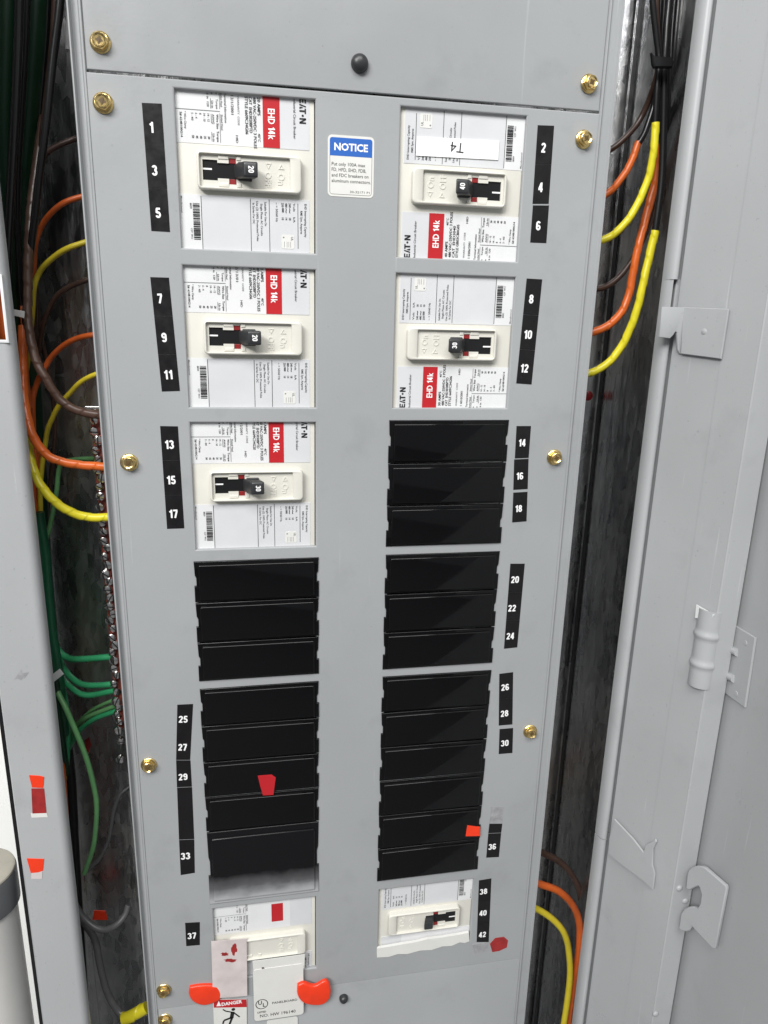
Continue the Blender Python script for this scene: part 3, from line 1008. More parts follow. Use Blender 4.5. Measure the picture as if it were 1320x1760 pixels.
breaker('bottom left breaker hidden under pasted labels, right of sticker 37', LX0, row_z(6), False, '', 'EHD3030', '6609C34G06', '12/2001', 0.0, handle=False, plain=True)

# ------------------------------------------------------------------ blank filler plates
FW = LX1 - LX0 + 0.0024
FH = PITCH / 3
def filler_mesh():
    """plate with side notches and a raised panel, centred at the origin; returns base and pad builders"""
    hw, hh = FW / 2, FH / 2 - 0.0004
    nz0, nz1, nd = -0.0030, 0.0032, 0.0016
    o_ = [(-hw, -hh), (hw, -hh), (hw, nz0), (hw - nd, nz0), (hw - nd, nz1), (hw - 0.0006, nz1 + 0.002), (hw - 0.0002, hh), (-hw + 0.0002, hh), (-hw + 0.0006, nz1 + 0.002), (-hw + nd, nz1), (-hw + nd, nz0), (-hw, nz0)]
    base = MB().plate(o_, 0.0022, -0.0012, 0.0007)
    pad = MB()
    px, z0, z1 = hw - 0.0036, -hh + 0.0016, hh - 0.0026
    pad.plate(rrect(-px, px, z0, z1, 0.0011, 3), -0.0010, -0.0028, 0.0010)
    return base, pad
fproto = None
def filler(X, z_top, label, group, dusty=False, k_=1.0):
    global fproto
    zc = z_top - FH * k_ / 2
    if fproto is None:
        fproto = empty('filler_plate', (X, 0, zc), label, 'filler plate', group)
        a, c = filler_mesh()
        a.build('flange', 'filler', fproto, rel=True)
        c.build('raised_panel', 'filler', fproto, rel=True)
        return fproto
    o = fproto.copy()
    COL.objects.link(o)
    o.location = (X, 0, zc)
    o.scale = (1, 1, k_)
    o['label'] = label
    o['group'] = group
    o.rotation_euler = (R(random.uniform(-0.4, 0.4)), R(random.uniform(-0.25, 0.25)), R(random.uniform(-0.25, 0.25)))
    for ch in list(fproto.children):
        c = ch.copy(); COL.objects.link(c); c.parent = o
        if dusty:
            c.data = c.data.copy()
            c.data.materials[0] = M['dusty']
    return o
LC, RC = (LX0 + LX1) / 2, (RX0 + RX1) / 2
ORD = ('top', 'middle', 'bottom')
gL, gR = 'black filler plates of the left column', 'black filler plates of the right column'
def group_top(r):
    return row_z(r) + (PITCH - 0.0 - OPEN_H) * 0.0 + 0.0010
FH = (OPEN_H + 0.0022) / 3
fproto = None
for k in range(3):
    filler(LC, group_top(3) - k * FH, '%s black filler plate of the three just below the left column breakers' % ORD[k], gL)
for k, s in enumerate((25, 27, 29)):
    filler(LC, group_top(4) - k * FH, 'glossy black filler plate in the left column beside sticker number %s' % NW[s], gL)
z6 = group_top(4) - 3 * FH
filler(LC, z6, 'black filler plate directly above the grey dusty one', gL)
filler(LC, z6 - FH, 'tall filler plate fading into pale grey dust above the pasted labels', gL, dusty=True, k_=2.25)
for k, s in enumerate((14, 16, 18)):
    filler(RC, group_top(2) - k * FH, 'glossy black filler plate in the right column beside sticker number %s' % NW[s], gR)
for k, s in enumerate((20, 22, 24)):
    filler(RC, group_top(3) - k * FH, 'glossy black filler plate in the right column beside sticker number %s' % NW[s], gR)
for k, s in enumerate((26, 28, 30)):
    filler(RC, group_top(4) - k * FH, 'glossy black filler plate in the right column beside sticker number %s' % NW[s], gR)
for k in range(3):
    filler(RC, z6 - k * FH * 1.04, ['black filler plate in the right column, next above the red tagged one', 'black filler plate in the right column with a red tag', 'lowest black filler plate, just above the bottom right breaker'][k], gR, k_=1.04)

# ------------------------------------------------------------------ number stickers
def sticker(quad, num, center=None, h=0.0046, label=None, mt='sticker'):
    q = [at(u, v) for u, v in quad]      # TL, TR, BR, BL
    mb = MB()
    poly = [(p.x, p.z) for p in (q[3], q[2], q[1], q[0])]
    poly = inset(poly, 0.00008)
    mb.plate(poly, 0.0002, -0.00022)
    o = tag(mb.build('number_sticker', mt, smooth=0), label or 'black sticker with the white number %s' % NW.get(num, ''), 'sticker', 'number stickers')
    if num:
        c = at(*center) if center else sum(q, Vector()) / 4
        dn = ((q[3] - q[0]) + (q[2] - q[1])).normalized()
        up = -dn
        rt = Vector((up.z, 0, -up.x))
        t = MB()
        put_number(t, str(num), c - up * h / 2 + Vector((0, -0.00026, 0)), rt, up, h)
        t.build('number', 'white_ink', o, smooth=0)
    return o

def strip_of(tl, tr, br, bl, cuts, nums, centers, h=0.0062):
    """one strip cut into cells; cuts are fractions down the strip"""
    f = [0] + cuts + [1]
    for k in range(len(nums)):
        a, b = f[k], f[k + 1]
        L = lambda t: (tl[0] + (bl[0] - tl[0]) * t, tl[1] + (bl[1] - tl[1]) * t)
        Q = lambda t: (tr[0] + (br[0] - tr[0]) * t, tr[1] + (br[1] - tr[1]) * t)
        sticker([L(a), Q(a), Q(b), L(b)], nums[k], centers[k], h)
strip_of((243.5, 176.5), (278, 178), (292.5, 399), (260, 397), [0.335, 0.668], [1, 3, 5], [(260, 219), (266, 293), (272, 366)])
strip_of((258, 476), (290.5, 477), (309.5, 672), (278, 673), [0.34, 0.678], [7, 9, 11], [(275, 513), (282, 580), (289, 644)])
strip_of((275, 732), (306, 732.5), (317, 908), (287, 909), [0.335, 0.674], [13, 15, 17], [(291, 764), (294, 825), (298, 883)])
strip_of((924, 215), (952.5, 216), (943, 350.5), (915, 350.5), [0.50], [2, 4], [(934, 254), (929, 322)])
sticker([(915.7, 352.7), (943.6, 353), (939, 418), (911, 417)], 6, (925, 388), 0.0062)
strip_of((905, 478.4), (932, 480), (913.6, 661), (887, 659), [0.345, 0.676], [8, 10, 12], [(913, 514), (907, 575), (901, 633)])
sticker([(887.6, 732), (912.7, 732), (908.6, 787), (884.6, 788)], 14, (897, 761), 0.0056)
sticker([(883.5, 789.5), (908.5, 788.3), (907, 840.5), (882, 842)], 16, (893, 818), 0.0056)
sticker([(882, 846.5), (906.7, 845), (905, 896), (880, 898)], 18, (891, 874), 0.0056)
strip_of((877, 968.6), (902, 968.6), (889, 1112.6), (866, 1115), [0.34, 0.672], [20, 22, 24], [(885, 996), (880, 1045), (877, 1093)], 0.0058)
strip_of((858, 1158), (882, 1155), (880.7, 1245), (857, 1247), [0.50], [26, 28], [(868, 1181), (867, 1226)], 0.0060)
sticker([(858.4, 1253), (882, 1251), (880.7, 1294), (857, 1296)], 30, (867.5, 1277), 0.0060)
strip_of((304.6, 1211), (332, 1209.7), (327, 1306), (302.5, 1306), [0.5], [25, 27], [(315, 1236), (314, 1284)], 0.0060)
sticker([(302.5, 1306.6), (327.5, 1306.6), (330, 1352), (304, 1353)], 29, (314.5, 1335), 0.0060)
sticker([(304.2, 1353.6), (330.2, 1352.6), (334, 1442), (307.5, 1443)], '', label='long blank black sticker between stickers 29 and 33')
sticker([(307.6, 1443.6), (334, 1442.6), (335, 1500), (310.5, 1504)], 33, (319, 1471), 0.0066)
sticker([(318, 1586), (343.6, 1584.6), (343.6, 1624), (320, 1626)], 37, (330, 1608), 0.0064)
sticker([(844.4, 1386), (866, 1387), (863.5, 1415), (841, 1415)], '', label='grey blank sticker above sticker 36', mt='grey_scrap')  # plain grey cell at the top of the strip
sticker([(841, 1415.6), (863.4, 1415.6), (861.5, 1431), (839, 1432)], '', label='short blank black sticker directly above sticker 36')
sticker([(839, 1432.6), (861.4, 1431.6), (857.5, 1472.8), (835.5, 1474)], 36, (846, 1455), 0.0062)
strip_of((823, 1513), (844.6, 1509.5), (840, 1619), (819, 1619), [0.335, 0.69], [38, 40, 42], [(831, 1532), (830, 1569), (829, 1606)], 0.0062)

# ------------------------------------------------------------------ notice label, T4 label, pasted papers
def flat_label(name, quad, mt, label, cat='label', Y=0.0, r=0.0, t=0.00025, group=None):
    q = [at(u, v, Y) for u, v in quad]
    x0 = (q[0].x + q[3].x) / 2; x1 = (q[1].x + q[2].x) / 2
    poly = [(p.x, p.z) for p in (q[3], q[2], q[1], q[0])]
    if r:
        poly = rrect(x0, x1, (q[3].z + q[2].z) / 2, (q[0].z + q[1].z) / 2, r, 5)
    mb = MB()
    mb.plate(poly, Y + 0.0002, Y - t)
    return tag(mb.build(name, mt, smooth=0), label, cat, group), poly

nl, npoly = flat_label('notice_label', [(562.5, 232), (643, 235), (642, 341), (564, 337)], 'paper', 'white notice label with blue heading between the breaker columns', r=0.0028)
nx0, nx1 = min(p[0] for p in npoly), max(p[0] for p in npoly)
nz0, nz1 = min(p[1] for p in npoly), max(p[1] for p in npoly)
bl = MB()
top_r = rrect(nx0 + 0.0013, nx1 - 0.0013, nz1 - 0.0125, nz1 - 0.0015, 0.0016, 5)
top_r = [p for p in top_r if p[1] > nz1 - 0.006] + [(nx0 + 0.0013, nz1 - 0.0125), (nx1 - 0.0013, nz1 - 0.0125)]
bl.add([(x, -0.00032, z) for x, z in top_r], [tuple(range(len(top_r)))])
hb = bl.build('heading_band', 'blue', nl, smooth=0)
t = MB()
put_text(t, 'NOTICE', ((nx0 + nx1) / 2, -0.00038, nz1 - 0.0091), RT, -DN, 0.0043, 0.03, 1.0, 'm', length=0.0225)
t.build('heading_text', 'white_ink', hb, smooth=0)
t = MB()
for k, (s, ln) in enumerate((('Put only 100A max', 0.0225), ('FD, HFD, EHD, FDB,', 0.0232), ('and FDC breakers on', 0.0248), ('aluminum connectors.', 0.0264))):
    put_text(t, s, (nx0 + 0.0026, -0.00032, nz1 - 0.0185 - 0.0034 * k), RT, -DN, 0.0021, 0.006, length=ln)
put_text(t, '30-32171 P1', (nx1 - 0.0160, -0.00032, nz0 + 0.0026), RT, -DN, 0.0014, 0.0, length=0.0135)
# thin frame line
fo = rrect(nx0 + 0.0013, nx1 - 0.0013, nz0 + 0.0013, nz1 - 0.0015, 0.0018, 5)
fi = inset(fo, 0.00022)
n = len(fo)
t.add([(x, -0.0003, z) for x, z in fo] + [(x, -0.0003, z) for x, z in fi], [(i, (i + 1) % n, n + (i + 1) % n, n + i) for i in range(n)])
t.build('notice_print', 'ink', nl, smooth=0)

LBY = 0.0024
t4, _ = flat_label('name_label', [(716, 234.5), (858, 242), (856, 275), (715, 267.5)], 'white_ink', 'white paper label reading T4 upside down on the breaker rated 40', Y=LBY)
c = at(786, 254, LBY)
t = MB()
put_text(t, 'T4', c + Vector((0, -0.0004, 0.0032)), Vector((-0.998, 0, 0.06)), Vector((-0.06, 0, -0.998)), 0.0063, 0.0, 1.0, 'm')
t.build('label_text', 'ink', t4, smooth=0)

# pasted papers at the bottom left
pk, _ = flat_label('paper_label', [(363, 1618), (424, 1613), (425, 1711), (366, 1716)], 'pink', 'faded pink stained paper label on the bottom left breaker', Y=-0.0026)
t = MB()
def blotch(cu, cv_, w_, h_, seed, Y):
    rn = random.Random(seed)
    pts = []
    for k in range(18):
        a = 2 * math.pi * k / 18
        rr_ = rn.uniform(0.55, 1.0)
        pts.append(at(cu + w_ * rr_ * math.cos(a), cv_ + h_ * rr_ * math.sin(a), Y))
    t.add(pts, [tuple(range(18))])
for a in ((386, 1640, 8, 4, 1), (402, 1632, 6, 12, 2), (396, 1651, 13, 4, 3)):
    blotch(*a, -0.00292)
t.build('stain', 'red_dull', pk, smooth=0)

wl2, _ = flat_label('paper_label', [(434, 1652), (524, 1640), (523, 1664), (436, 1672)], 'paper', 'blank creased white paper label above the UL label', Y=-0.0030)
t = MB()
blotch(492, 1677 - 14, 14, 2.5, 5, -0.0034)
blotch(452, 1664, 3, 2, 6, -0.00341)
t.build('stain', 'brown_wire', wl2, smooth=0)

ul, _ = flat_label('listing_label', [(435, 1668), (522, 1655), (521, 1742), (437, 1756)], 'paper', 'white UL listed panelboard label at the bottom', r=0.003, Y=-0.0034)
b0 = at(450, 1726, -0.0038)
t = MB()
n = 28
for (ra, rb_) in ((0.0056, 0.0049),):
    cc = at(450, 1726, -0.0038)
    t.add([(cc.x + r_ * math.cos(2 * math.pi * k / n), cc.y, cc.z + r_ * math.sin(2 * math.pi * k / n)) for r_ in (ra, rb_) for k in range(n)], [(i, (i + 1) % n, n + (i + 1) % n, n + i) for i in range(n)])
sl_ = Vector((1, 0, 0.0)).normalized()
upv = Vector((0, 0, 1))
put_text(t, 'U', at(447, 1727, -0.0038), sl_, upv, 0.0042, 0.02, 0.85, 'm')
put_text(t, 'L', at(454, 1729, -0.0038) + Vector((0, 0, -0.0008)), sl_, upv, 0.0042, 0.02, 0.85, 'm')
put_text(t, 'LISTED', at(450, 1741, -0.0038), sl_, upv, 0.0020, 0.02, 0.9, 'm')
put_text(t, 'PANELBOARD', at(468, 1726, -0.0038), sl_, upv, 0.0025, 0.008, length=0.0225)
put_text(t, 'NO. HW 196140', at(447, 1749, -0.0038), sl_, upv, 0.0034, 0.004, length=0.032)
t.build('label_print', 'ink', ul, smooth=0)

dg, _ = flat_label('danger_label', [(366, 1718), (424, 1717), (425, 1850), (371, 1850)], 'paper', 'white danger label with red heading and falling figure', Y=-0.0008)
t = MB()
q = [at(u, v, -0.00112) for u, v in ((367, 1718.5), (423.5, 1717.5), (424, 1731), (367.5, 1732))]
t.add(q, [(0, 1, 2, 3)])
dh = t.build('heading_band', 'red', dg, smooth=0)
t = MB()
put_text(t, 'DANGER', at(381, 1729, -0.00118), RT, upv, 0.0036, 0.03, length=0.0180)
tri = [at(u, v, -0.00118) for u, v in ((372, 1729.5), (380, 1729), (376, 1720.5))]
t.add(tri, [(0, 1, 2)])
t.build('heading_text', 'white_ink', dh, smooth=0)
t = MB()
def stroke(a, b, wd, Y=-0.00114):
    p, q_ = at(*a, Y), at(*b, Y)
    d = (q_ - p).normalized()
    nn = Vector((d.z, 0, -d.x)) * wd / 2
    t.add([p + nn, q_ + nn, q_ - nn, p - nn], [(0, 1, 2, 3)])
hc = at(401, 1735, -0.00114)
t.add([(hc.x + 0.0017 * math.cos(2 * math.pi * k / 14), hc.y, hc.z + 0.0017 * math.sin(2 * math.pi * k / 14)) for k in range(14)], [tuple(range(14))])
for a, b_, wd in (((400, 1739), (398, 1750), 0.0034), ((400, 1740), (388, 1738), 0.0013), ((388, 1738), (383, 1735), 0.0012), ((401, 1740), (412, 1748), 0.0013), ((398, 1749), (385, 1754), 0.0020), ((385, 1754), (383, 1760), 0.0016), ((399, 1749), (394, 1762), 0.0020)):
    stroke(a, b_, wd)
t.build('falling_figure', 'ink', dg, smooth=0)
lw, _ = flat_label('paper_label', [(458, 1754), (512, 1747), (512, 1800), (460, 1800)], 'paper', 'corner of white label below the UL label', r=0.002, Y=-0.0007)

tp = [(648, 1630), (668, 1627), (690, 1623), (715, 1619), (735, 1614), (760, 1611), (790, 1606), (806, 1603), (807, 1618), (799, 1621), (790, 1620), (776, 1626), (760, 1627), (742, 1633), (722, 1634), (700, 1640), (684, 1640), (668, 1645), (648, 1646)]
mb = MB()
mb.plate([(p.x, p.z) for p in (at(u, v, -0.0008) for u, v in tp)], 0.0016, -0.0008, 0.0002)
tag(mb.build('torn_paper', 'paper', smooth=0), 'torn white paper strip along the bottom of the broken breaker', 'paper')

# ------------------------------------------------------------------ red stickers and tags, one painted reflection
def scrap(name, px, Y, mt, label, cat='sticker', bulge=0.0004, group='red tags'):
    pts = [at(u, v, Y) for u, v in px]
    mb = MB()
    poly = [(p.x, p.z) for p in pts]
    mb.plate(poly, Y + 0.0002, Y - bulge, min(0.0002, bulge * 0.4))
    return tag(mb.build(name, mt, smooth=0), label, cat, group)
o = scrap('red_sticker', [(50, 1332), (68, 1333), (76, 1335), (75, 1350), (74, 1354), (55, 1353)], FLY, 'red_sticker', 'upper bright red sticker with dull lower half on the left flange')
mb = MB()
mb.plate([(p.x, p.z) for p in (at(u, v, FLY) for u, v in ((54, 1355), (76, 1355), (80, 1397), (56, 1399)))], FLY + 0.0002, FLY - 0.0003)
mb.build('dull_half', 'red_dull', o, smooth=0)
mb = MB()
mb.plate([(p.x, p.z) for p in (at(u, v, FLY) for u, v in ((53.0, 1398), (80.5, 1397), (82.5, 1404), (54.5, 1405)))], FLY + 0.0002, FLY - 0.00035)
mb.build('white_edge', 'paper', o, smooth=0)
o = scrap('red_sticker', [(46, 1475), (76, 1476), (74, 1496), (66, 1499), (53, 1500)], FLY, 'red_sticker', 'small bright red tapered sticker, lower one on the left flange')
mb = MB()
mb.plate([(p.x, p.z) for p in (at(u, v, FLY) for u, v in ((54, 1500.5), (73, 1497.5), (72.5, 1510), (54, 1510)))], FLY + 0.0002, FLY - 0.0003)
mb.build('pale_half', 'pink', o, smooth=0)
scrap('red_tag_or_reflection', [(803, 1418), (825, 1421), (825, 1436.5), (800, 1437)], -0.0027, 'red_sticker', 'small bright red tag on a right column black filler plate', 'tag')
scrap('red_tag_or_reflection', [(443, 1333), (467, 1331), (474, 1336), (470, 1366), (452, 1367), (447, 1350)], -0.0027, 'red', 'dark red tapered reflection painted as a patch on the left filler plate beside sticker 29', 'tag')  # red reflection in the glossy plate, modelled as a flat patch
scrap('red_tag_or_reflection', [(842, 1622), (851, 1612), (866, 1610), (873, 1616), (871, 1628), (858, 1634), (846, 1636)], 0.0, 'red_dull', 'dull red scrap right of sticker 42', 'tag')
scrap('film_scrap', [(812, 1623), (838, 1619), (838, 1634), (816, 1638)], 0.0, 'grey_scrap', 'grey film scrap under sticker 42', 'scrap', group='film scraps')
def pad(px, Y, label):
    pts = [at(u, v, Y) for u, v in px]
    P_ = catmull(pts + [pts[0]], 4)[:-1]
    mb = MB()
    mb.plate([(p.x, p.z) for p in P_], Y + 0.0004, Y - 0.0030, 0.0018)
    return tag(mb.build('red_tag_or_reflection', 'red_sticker', smooth=60), label, 'tag', 'red tags')
pad([(326, 1693), (345, 1690), (370, 1690), (377, 1694), (381, 1705), (376, 1716), (352, 1724), (333, 1718), (325, 1706)], 0.0, 'glossy orange red rounded tag left of the danger label')
pad([(511, 1690), (522, 1686), (540, 1691), (558, 1682), (567, 1690), (567, 1710), (556, 1722), (538, 1724), (520, 1719), (511, 1706)], -0.0042, 'glossy orange red rounded tag at the right corner of the UL label')

# ------------------------------------------------------------------ wiring
def wire(pts, wpx, mt, label, tape=None, group='wires in the gutters', name='wire', per=7, n=10, tape_mat=None):
    P_ = catmull([at(u, v, Y) for u, v, Y in pts], per)
    ph_ = [random.uniform(0, 6.28) for _ in range(4)]
    P_ = [p + Vector((0.00032 * math.sin(i * 0.24 + ph_[0]) + 0.0001 * math.sin(i * 0.6 + ph_[1]), 0.0003 * math.sin(i * 0.3 + ph_[2]), 0.0003 * math.sin(i * 0.21 + ph_[3]))) for i, p in enumerate(P_)]
    mid = P_[len(P_) // 2]
    r = wpx / 2 * (mid - CAM).dot(FWD) / FPX
    if tape:
        fine = []
        for i in range(len(P_) - 1):
            for k in range(3):
                fine.append(P_[i].lerp(P_[i + 1], k / 3))
        P_ = fine + [P_[-1]]
        pitch = tape
        ph = random.random()
        rad = lambda s_, th: r * (0.93 + 0.14 * ((s_ / pitch + th / (2 * math.pi) + ph) % 1.0) + 0.02 * math.sin(s_ * 90 + ph * 9))
        mb = MB().tube(P_, rad, 26)
    else:
        mb = MB().tube(P_, r, n)
    return tag(mb.build(name, mt, smooth=24 if tape else 50), label, 'wire', group)

G1 = 'wires in the left gutter'
wire([(70, 285, .05), (78, 266, .05), (95, 254, .05), (133, 237, .05), (190, 222, .05)], 9.5, 'brown_wire', 'short dark brown wire left of sticker 1', group=G1)
wire([(40, 650, .09), (50, 540, .075), (58, 470, .06), (60, 430, .06), (66, 398, .06), (80, 375, .055), (105, 353, .05), (141, 338, .05), (200, 325, .05)], 9.5, 'orange_wire', 'orange wire curving behind the cover left of sticker 5', group=G1)
wire([(36, 720, .095), (48, 610, .08), (54, 545, .065), (59, 495, .06), (68, 470, .06), (85, 447, .055), (112, 428, .05), (147, 417, .05), (205, 402, .05)], 9.5, 'yellow_wire', 'topmost thin yellow wire on the left side', group=G1)
wire([(50, 760, .10), (60, 660, .095), (69, 590, .08), (78, 545, .07), (90, 520, .065), (110, 500, .06), (152, 480, .055), (205, 466, .055)], 9, 'brown_wire', 'thin brown wire left of sticker 7', group=G1)
wire([(60, 800, .07), (57, 740, .07), (57, 690, .07), (63, 660, .07), (72, 640, .065), (85, 618, .065), (105, 597, .06), (130, 583, .055), (160, 576, .05), (215, 570, .05)], 9.5, 'orange_wire', 'thin orange wire left of sticker 9', group=G1)
wire([(70, 880, .075), (70, 830, .075), (72, 800, .075), (77, 765, .075), (84, 735, .07), (100, 700, .065), (122, 672, .06), (140, 656, .055), (166, 644, .05), (215, 630, .05)], 8.5, 'yellow_wire', 'thin yellow wire left of sticker 11', group=G1)
wire([(74, 200, .075), (62, 290, .06), (53, 370, .047), (48, 440, .04), (47, 500, .035), (50, 560, .03), (61, 615, .025), (78, 652, .022), (102, 685, .022), (132, 704, .022), (172, 714, .024), (225, 718, .026)], 15, 'brown_tape', 'thick brown taped wire sweeping down left of sticker 11', tape=0.011, group=G1)
wire([(40, 560, .05), (40, 640, .04), (43, 700, .03), (53, 742, .022), (72, 772, .02), (95, 790, .02), (130, 799, .02), (180, 802, .022), (230, 802, .024)], 15, 'orange_tape', 'thick orange taped wire left of sticker 13', tape=0.012, group=G1)
wire([(42, 720, .045), (47, 760, .035), (54, 797, .025), (68, 830, .02), (90, 858, .018), (117, 878, .018), (150, 888, .02), (187, 889, .022), (235, 886, .024)], 15, 'yellow_tape', 'thick yellow taped wire left of sticker 17', tape=0.012, group=G1)
wire([(70, 1000, .085), (74, 950, .085), (85, 905, .085), (96, 850, .08), (102, 808, .08), (114, 793, .075), (150, 788, .06), (180, 789, .05)], 8, 'pale_green_wire', 'thin pale green wire entering the terminal bar beside sticker 15', group=G1)
wire([(70, 930, .07), (80, 985, .07), (86, 1060, .07), (95, 1108, .065), (114, 1130, .06), (140, 1133, .05), (195, 1129, .045)], 11, 'green_wire', 'green wire entering the terminal bar, topmost of three below sticker 17', group=G1)
wire([(76, 930, .088), (84, 1000, .088), (88, 1060, .085), (98, 1120, .08), (110, 1148, .07), (126, 1168, .06), (150, 1178, .05), (198, 1175, .046)], 10, 'green_wire', 'green wire, middle one of three entering the terminal bar', group=G1)
wire([(72, 960, .095), (80, 1040, .095), (92, 1120, .09), (106, 1160, .075), (125, 1184, .06), (150, 1195, .052), (198, 1186, .046)], 10, 'green_wire', 'green wire, lowest of three entering the terminal bar', group=G1)
wire([(112, 1300, .09), (120, 1284, .085), (136, 1258, .07), (160, 1237, .055), (200, 1221, .046)], 8.5, 'green_wire', 'green wire in a fan of three, lowest one, left of sticker 25', group=G1)
wire([(122, 1268, .09), (132, 1250, .08), (152, 1232, .06), (200, 1212, .046)], 7.5, 'pale_green_wire', 'pale green wire, middle of a fan of three left of sticker 25', group=G1)
wire([(118, 1262, .095), (134, 1242, .08), (162, 1219, .06), (202, 1201, .046)], 6.5, 'pale_green_wire', 'pale green wire, highest of a fan of three left of sticker 25', group=G1)
wire([(85, 1120, .06), (96, 1180, .05), (116, 1222, .04), (140, 1280, .035), (159, 1345, .035), (166, 1392, .035), (162, 1450, .038), (145, 1502, .045)], 9, 'pale_green_wire', 'long pale green wire hanging in the lower left gutter', group=G1)
wire([(150, 1497, .08), (173, 1472, .08), (188, 1442, .08), (195, 1400, .082), (205, 1368, .085), (222, 1352, .09)], 7, 'grey_wire', 'thin dark grey wire behind the long pale green wire', group=G1)
wire([(118, 1520, .05), (127, 1552, .05), (146, 1580, .045), (175, 1597, .04), (200, 1590, .04), (214, 1573, .045), (221, 1555, .05)], 11, 'grey_wire', 'grey wire curled like a hook in the lower left gutter', group=G1)
wire([(135, 1570, .075), (150, 1592, .07), (165, 1620, .065), (172, 1662, .06), (185, 1708, .055), (204, 1738, .05), (222, 1748, .045)], 12, 'grey_wire', 'grey wire running down to the yellow tape at bottom left', group=G1)
wire([(211, 1752, .042), (228, 1745, .042), (252, 1731, .042)], 20, 'yellow_tape', 'yellow taped wire end at the bottom left', tape=0.02, group=G1)
wire([(38, 560, .075), (42, 640, .075), (50, 760, .075), (58, 860, .075), (68, 980, .07), (85, 1110, .065), (99, 1230, .06), (110, 1360, .055), (121, 1520, .055), (140, 1760, .055)], 12, 'orange_wire', 'long orange wire running along the left flange', group=G1)
wire([(50, 800, .085), (62, 880, .085), (75, 980, .085), (92, 1110, .08), (104, 1200, .075), (108, 1280, .075), (112, 1340, .08)], 8, 'yellow_wire', 'dim yellow wire beside the long orange wire', group=G1)
wire([(52, 700, .06), (43, 630, .06), (41, 560, .06), (36, 480, .075), (34, 400, .09)], 8, 'orange_wire', 'short orange wire below the upper left cable tie', group=G1)
# wires behind the slot
wire([(-8, 430, .004), (3, 530, .004), (16, 640, .012)], 24, 'orange_wire', 'dark orange wire seen through the flange slot', group=G1)
wire([(-26, 500, -.004), (-11, 570, -.004), (3, 650, .002)], 14, 'yellow_wire', 'yellow wire seen through the flange slot', group=G1)
# cables at the top left
GC = 'cables at the top left'
wire([(107, -60, .02), (104, 0, .02), (95, 80, .022), (81, 200, .025), (66, 310, .03), (54, 420, .04), (46, 520, .055), (42, 620, .07)], 13, 'black_wire', 'glossy black cable with white specks running beside the cover at top left', group=GC)
wire([(36, -60, .03), (32, 20, .03), (25, 200, .03), (15, 400, .035), (12, 520, .04)], 15, 'black_wire', 'black cable at the far top left in front of the green ones', group=GC)
wire([(12, -80, .07), (10, 40, .07), (8, 250, .075), (20, 420, .08), (30, 560, .085), (50, 760, .09)], 34, 'dark_green_wire', 'thick dark green cable at the top left edge', group=GC)
wire([(66, -80, .07), (60, 40, .07), (48, 200, .075), (40, 330, .08), (42, 460, .085), (50, 600, .09), (62, 800, .095), (74, 980, .095), (88, 1130, .09)], 34, 'dark_green_wire', 'thick dark green cable beside the black cable at top left', group=GC)
wire([(88, -60, .085), (78, 100, .085), (60, 300, .09), (52, 420, .09), (60, 560, .095)], 18, 'black_wire', 'dull black cable behind the glossy one at top left', group=GC)
wire([(120, -20, .10), (118.5, 40, .10), (117, 85, .10)], 9, 'white_label', 'short white strip against the back wall at top left', group=GC)  # plain white strip, drawn as a short tube
wire([(46, -60, .05), (44, 60, .05), (36, 220, .052), (30, 360, .055), (34, 470, .06), (40, 560, .07)], 11, 'black_wire', 'thin black cable between the two green cables at top left', group=GC)
wire([(96, -60, .06), (88, 90, .06), (72, 250, .065), (60, 380, .07), (56, 470, .075), (60, 560, .085), (66, 660, .09)], 10, 'brown_wire', 'dim brown cable beside the glossy black one at top left', group=GC)
wire([(22, 600, .085), (34, 700, .085), (52, 850, .085), (70, 990, .09), (86, 1110, .09), (108, 1230, .09), (122, 1330, .09), (128, 1460, .09), (140, 1640, .09), (150, 1790, .09)], 16, 'black_wire', 'black cable running down behind the left flange', group=GC)
wire([(66, 880, .05), (76, 950, .05), (82, 1020, .048), (89, 1080, .048), (95, 1125, .048), (100, 1165, .052), (106, 1210, .06), (112, 1260, .07)], 18, 'mid_green_wire', 'thick green wire bundle above the white cable tie', group=GC)
wire([(60, 470, .09), (68, 560, .092), (84, 640, .095), (94, 720, .10), (90, 800, .10), (80, 900, .10)], 8, 'brown_wire', 'dim brown wire behind the thick brown taped one', group=G1)
wire([(44, 400, .08), (46, 520, .085), (56, 640, .09), (64, 740, .09), (66, 860, .09), (74, 960, .09)], 9, 'orange_wire', 'dim orange wire behind the left wire bundle', group=G1)
wire([(100, 1165, .06), (112, 1200, .065), (118, 1260, .07), (114, 1330, .075)], 8, 'green_wire', 'short green wire hanging below the white cable tie', group=G1)
wire([(72, 900, .06), (80, 980, .058), (88, 1080, .055), (94, 1150, .05), (102, 1240, .05), (116, 1330, .06)], 12, 'dark_green_wire', 'dark green wire dropping past the white cable tie', group=GC)

def tie(px, Y, label, mt='tie', t_=0.0012):
    pts = [at(u, v, Y) for u, v in px]
    mb = MB()
    mb.slab(pts, (0, -1, 0), t_, 0.0003)
    return tag(mb.build('cable_tie', mt, smooth=0), label, 'cable tie', 'cable ties')
tie([(85, 1163), (92, 1172), (110, 1158), (103, 1149)], 0.035, 'white nylon cable tie holding the green wires')
tie([(20, 531), (43, 535), (42, 547), (22, 542)], 0.022, 'grey nylon cable tie at the upper left behind the brown wire')

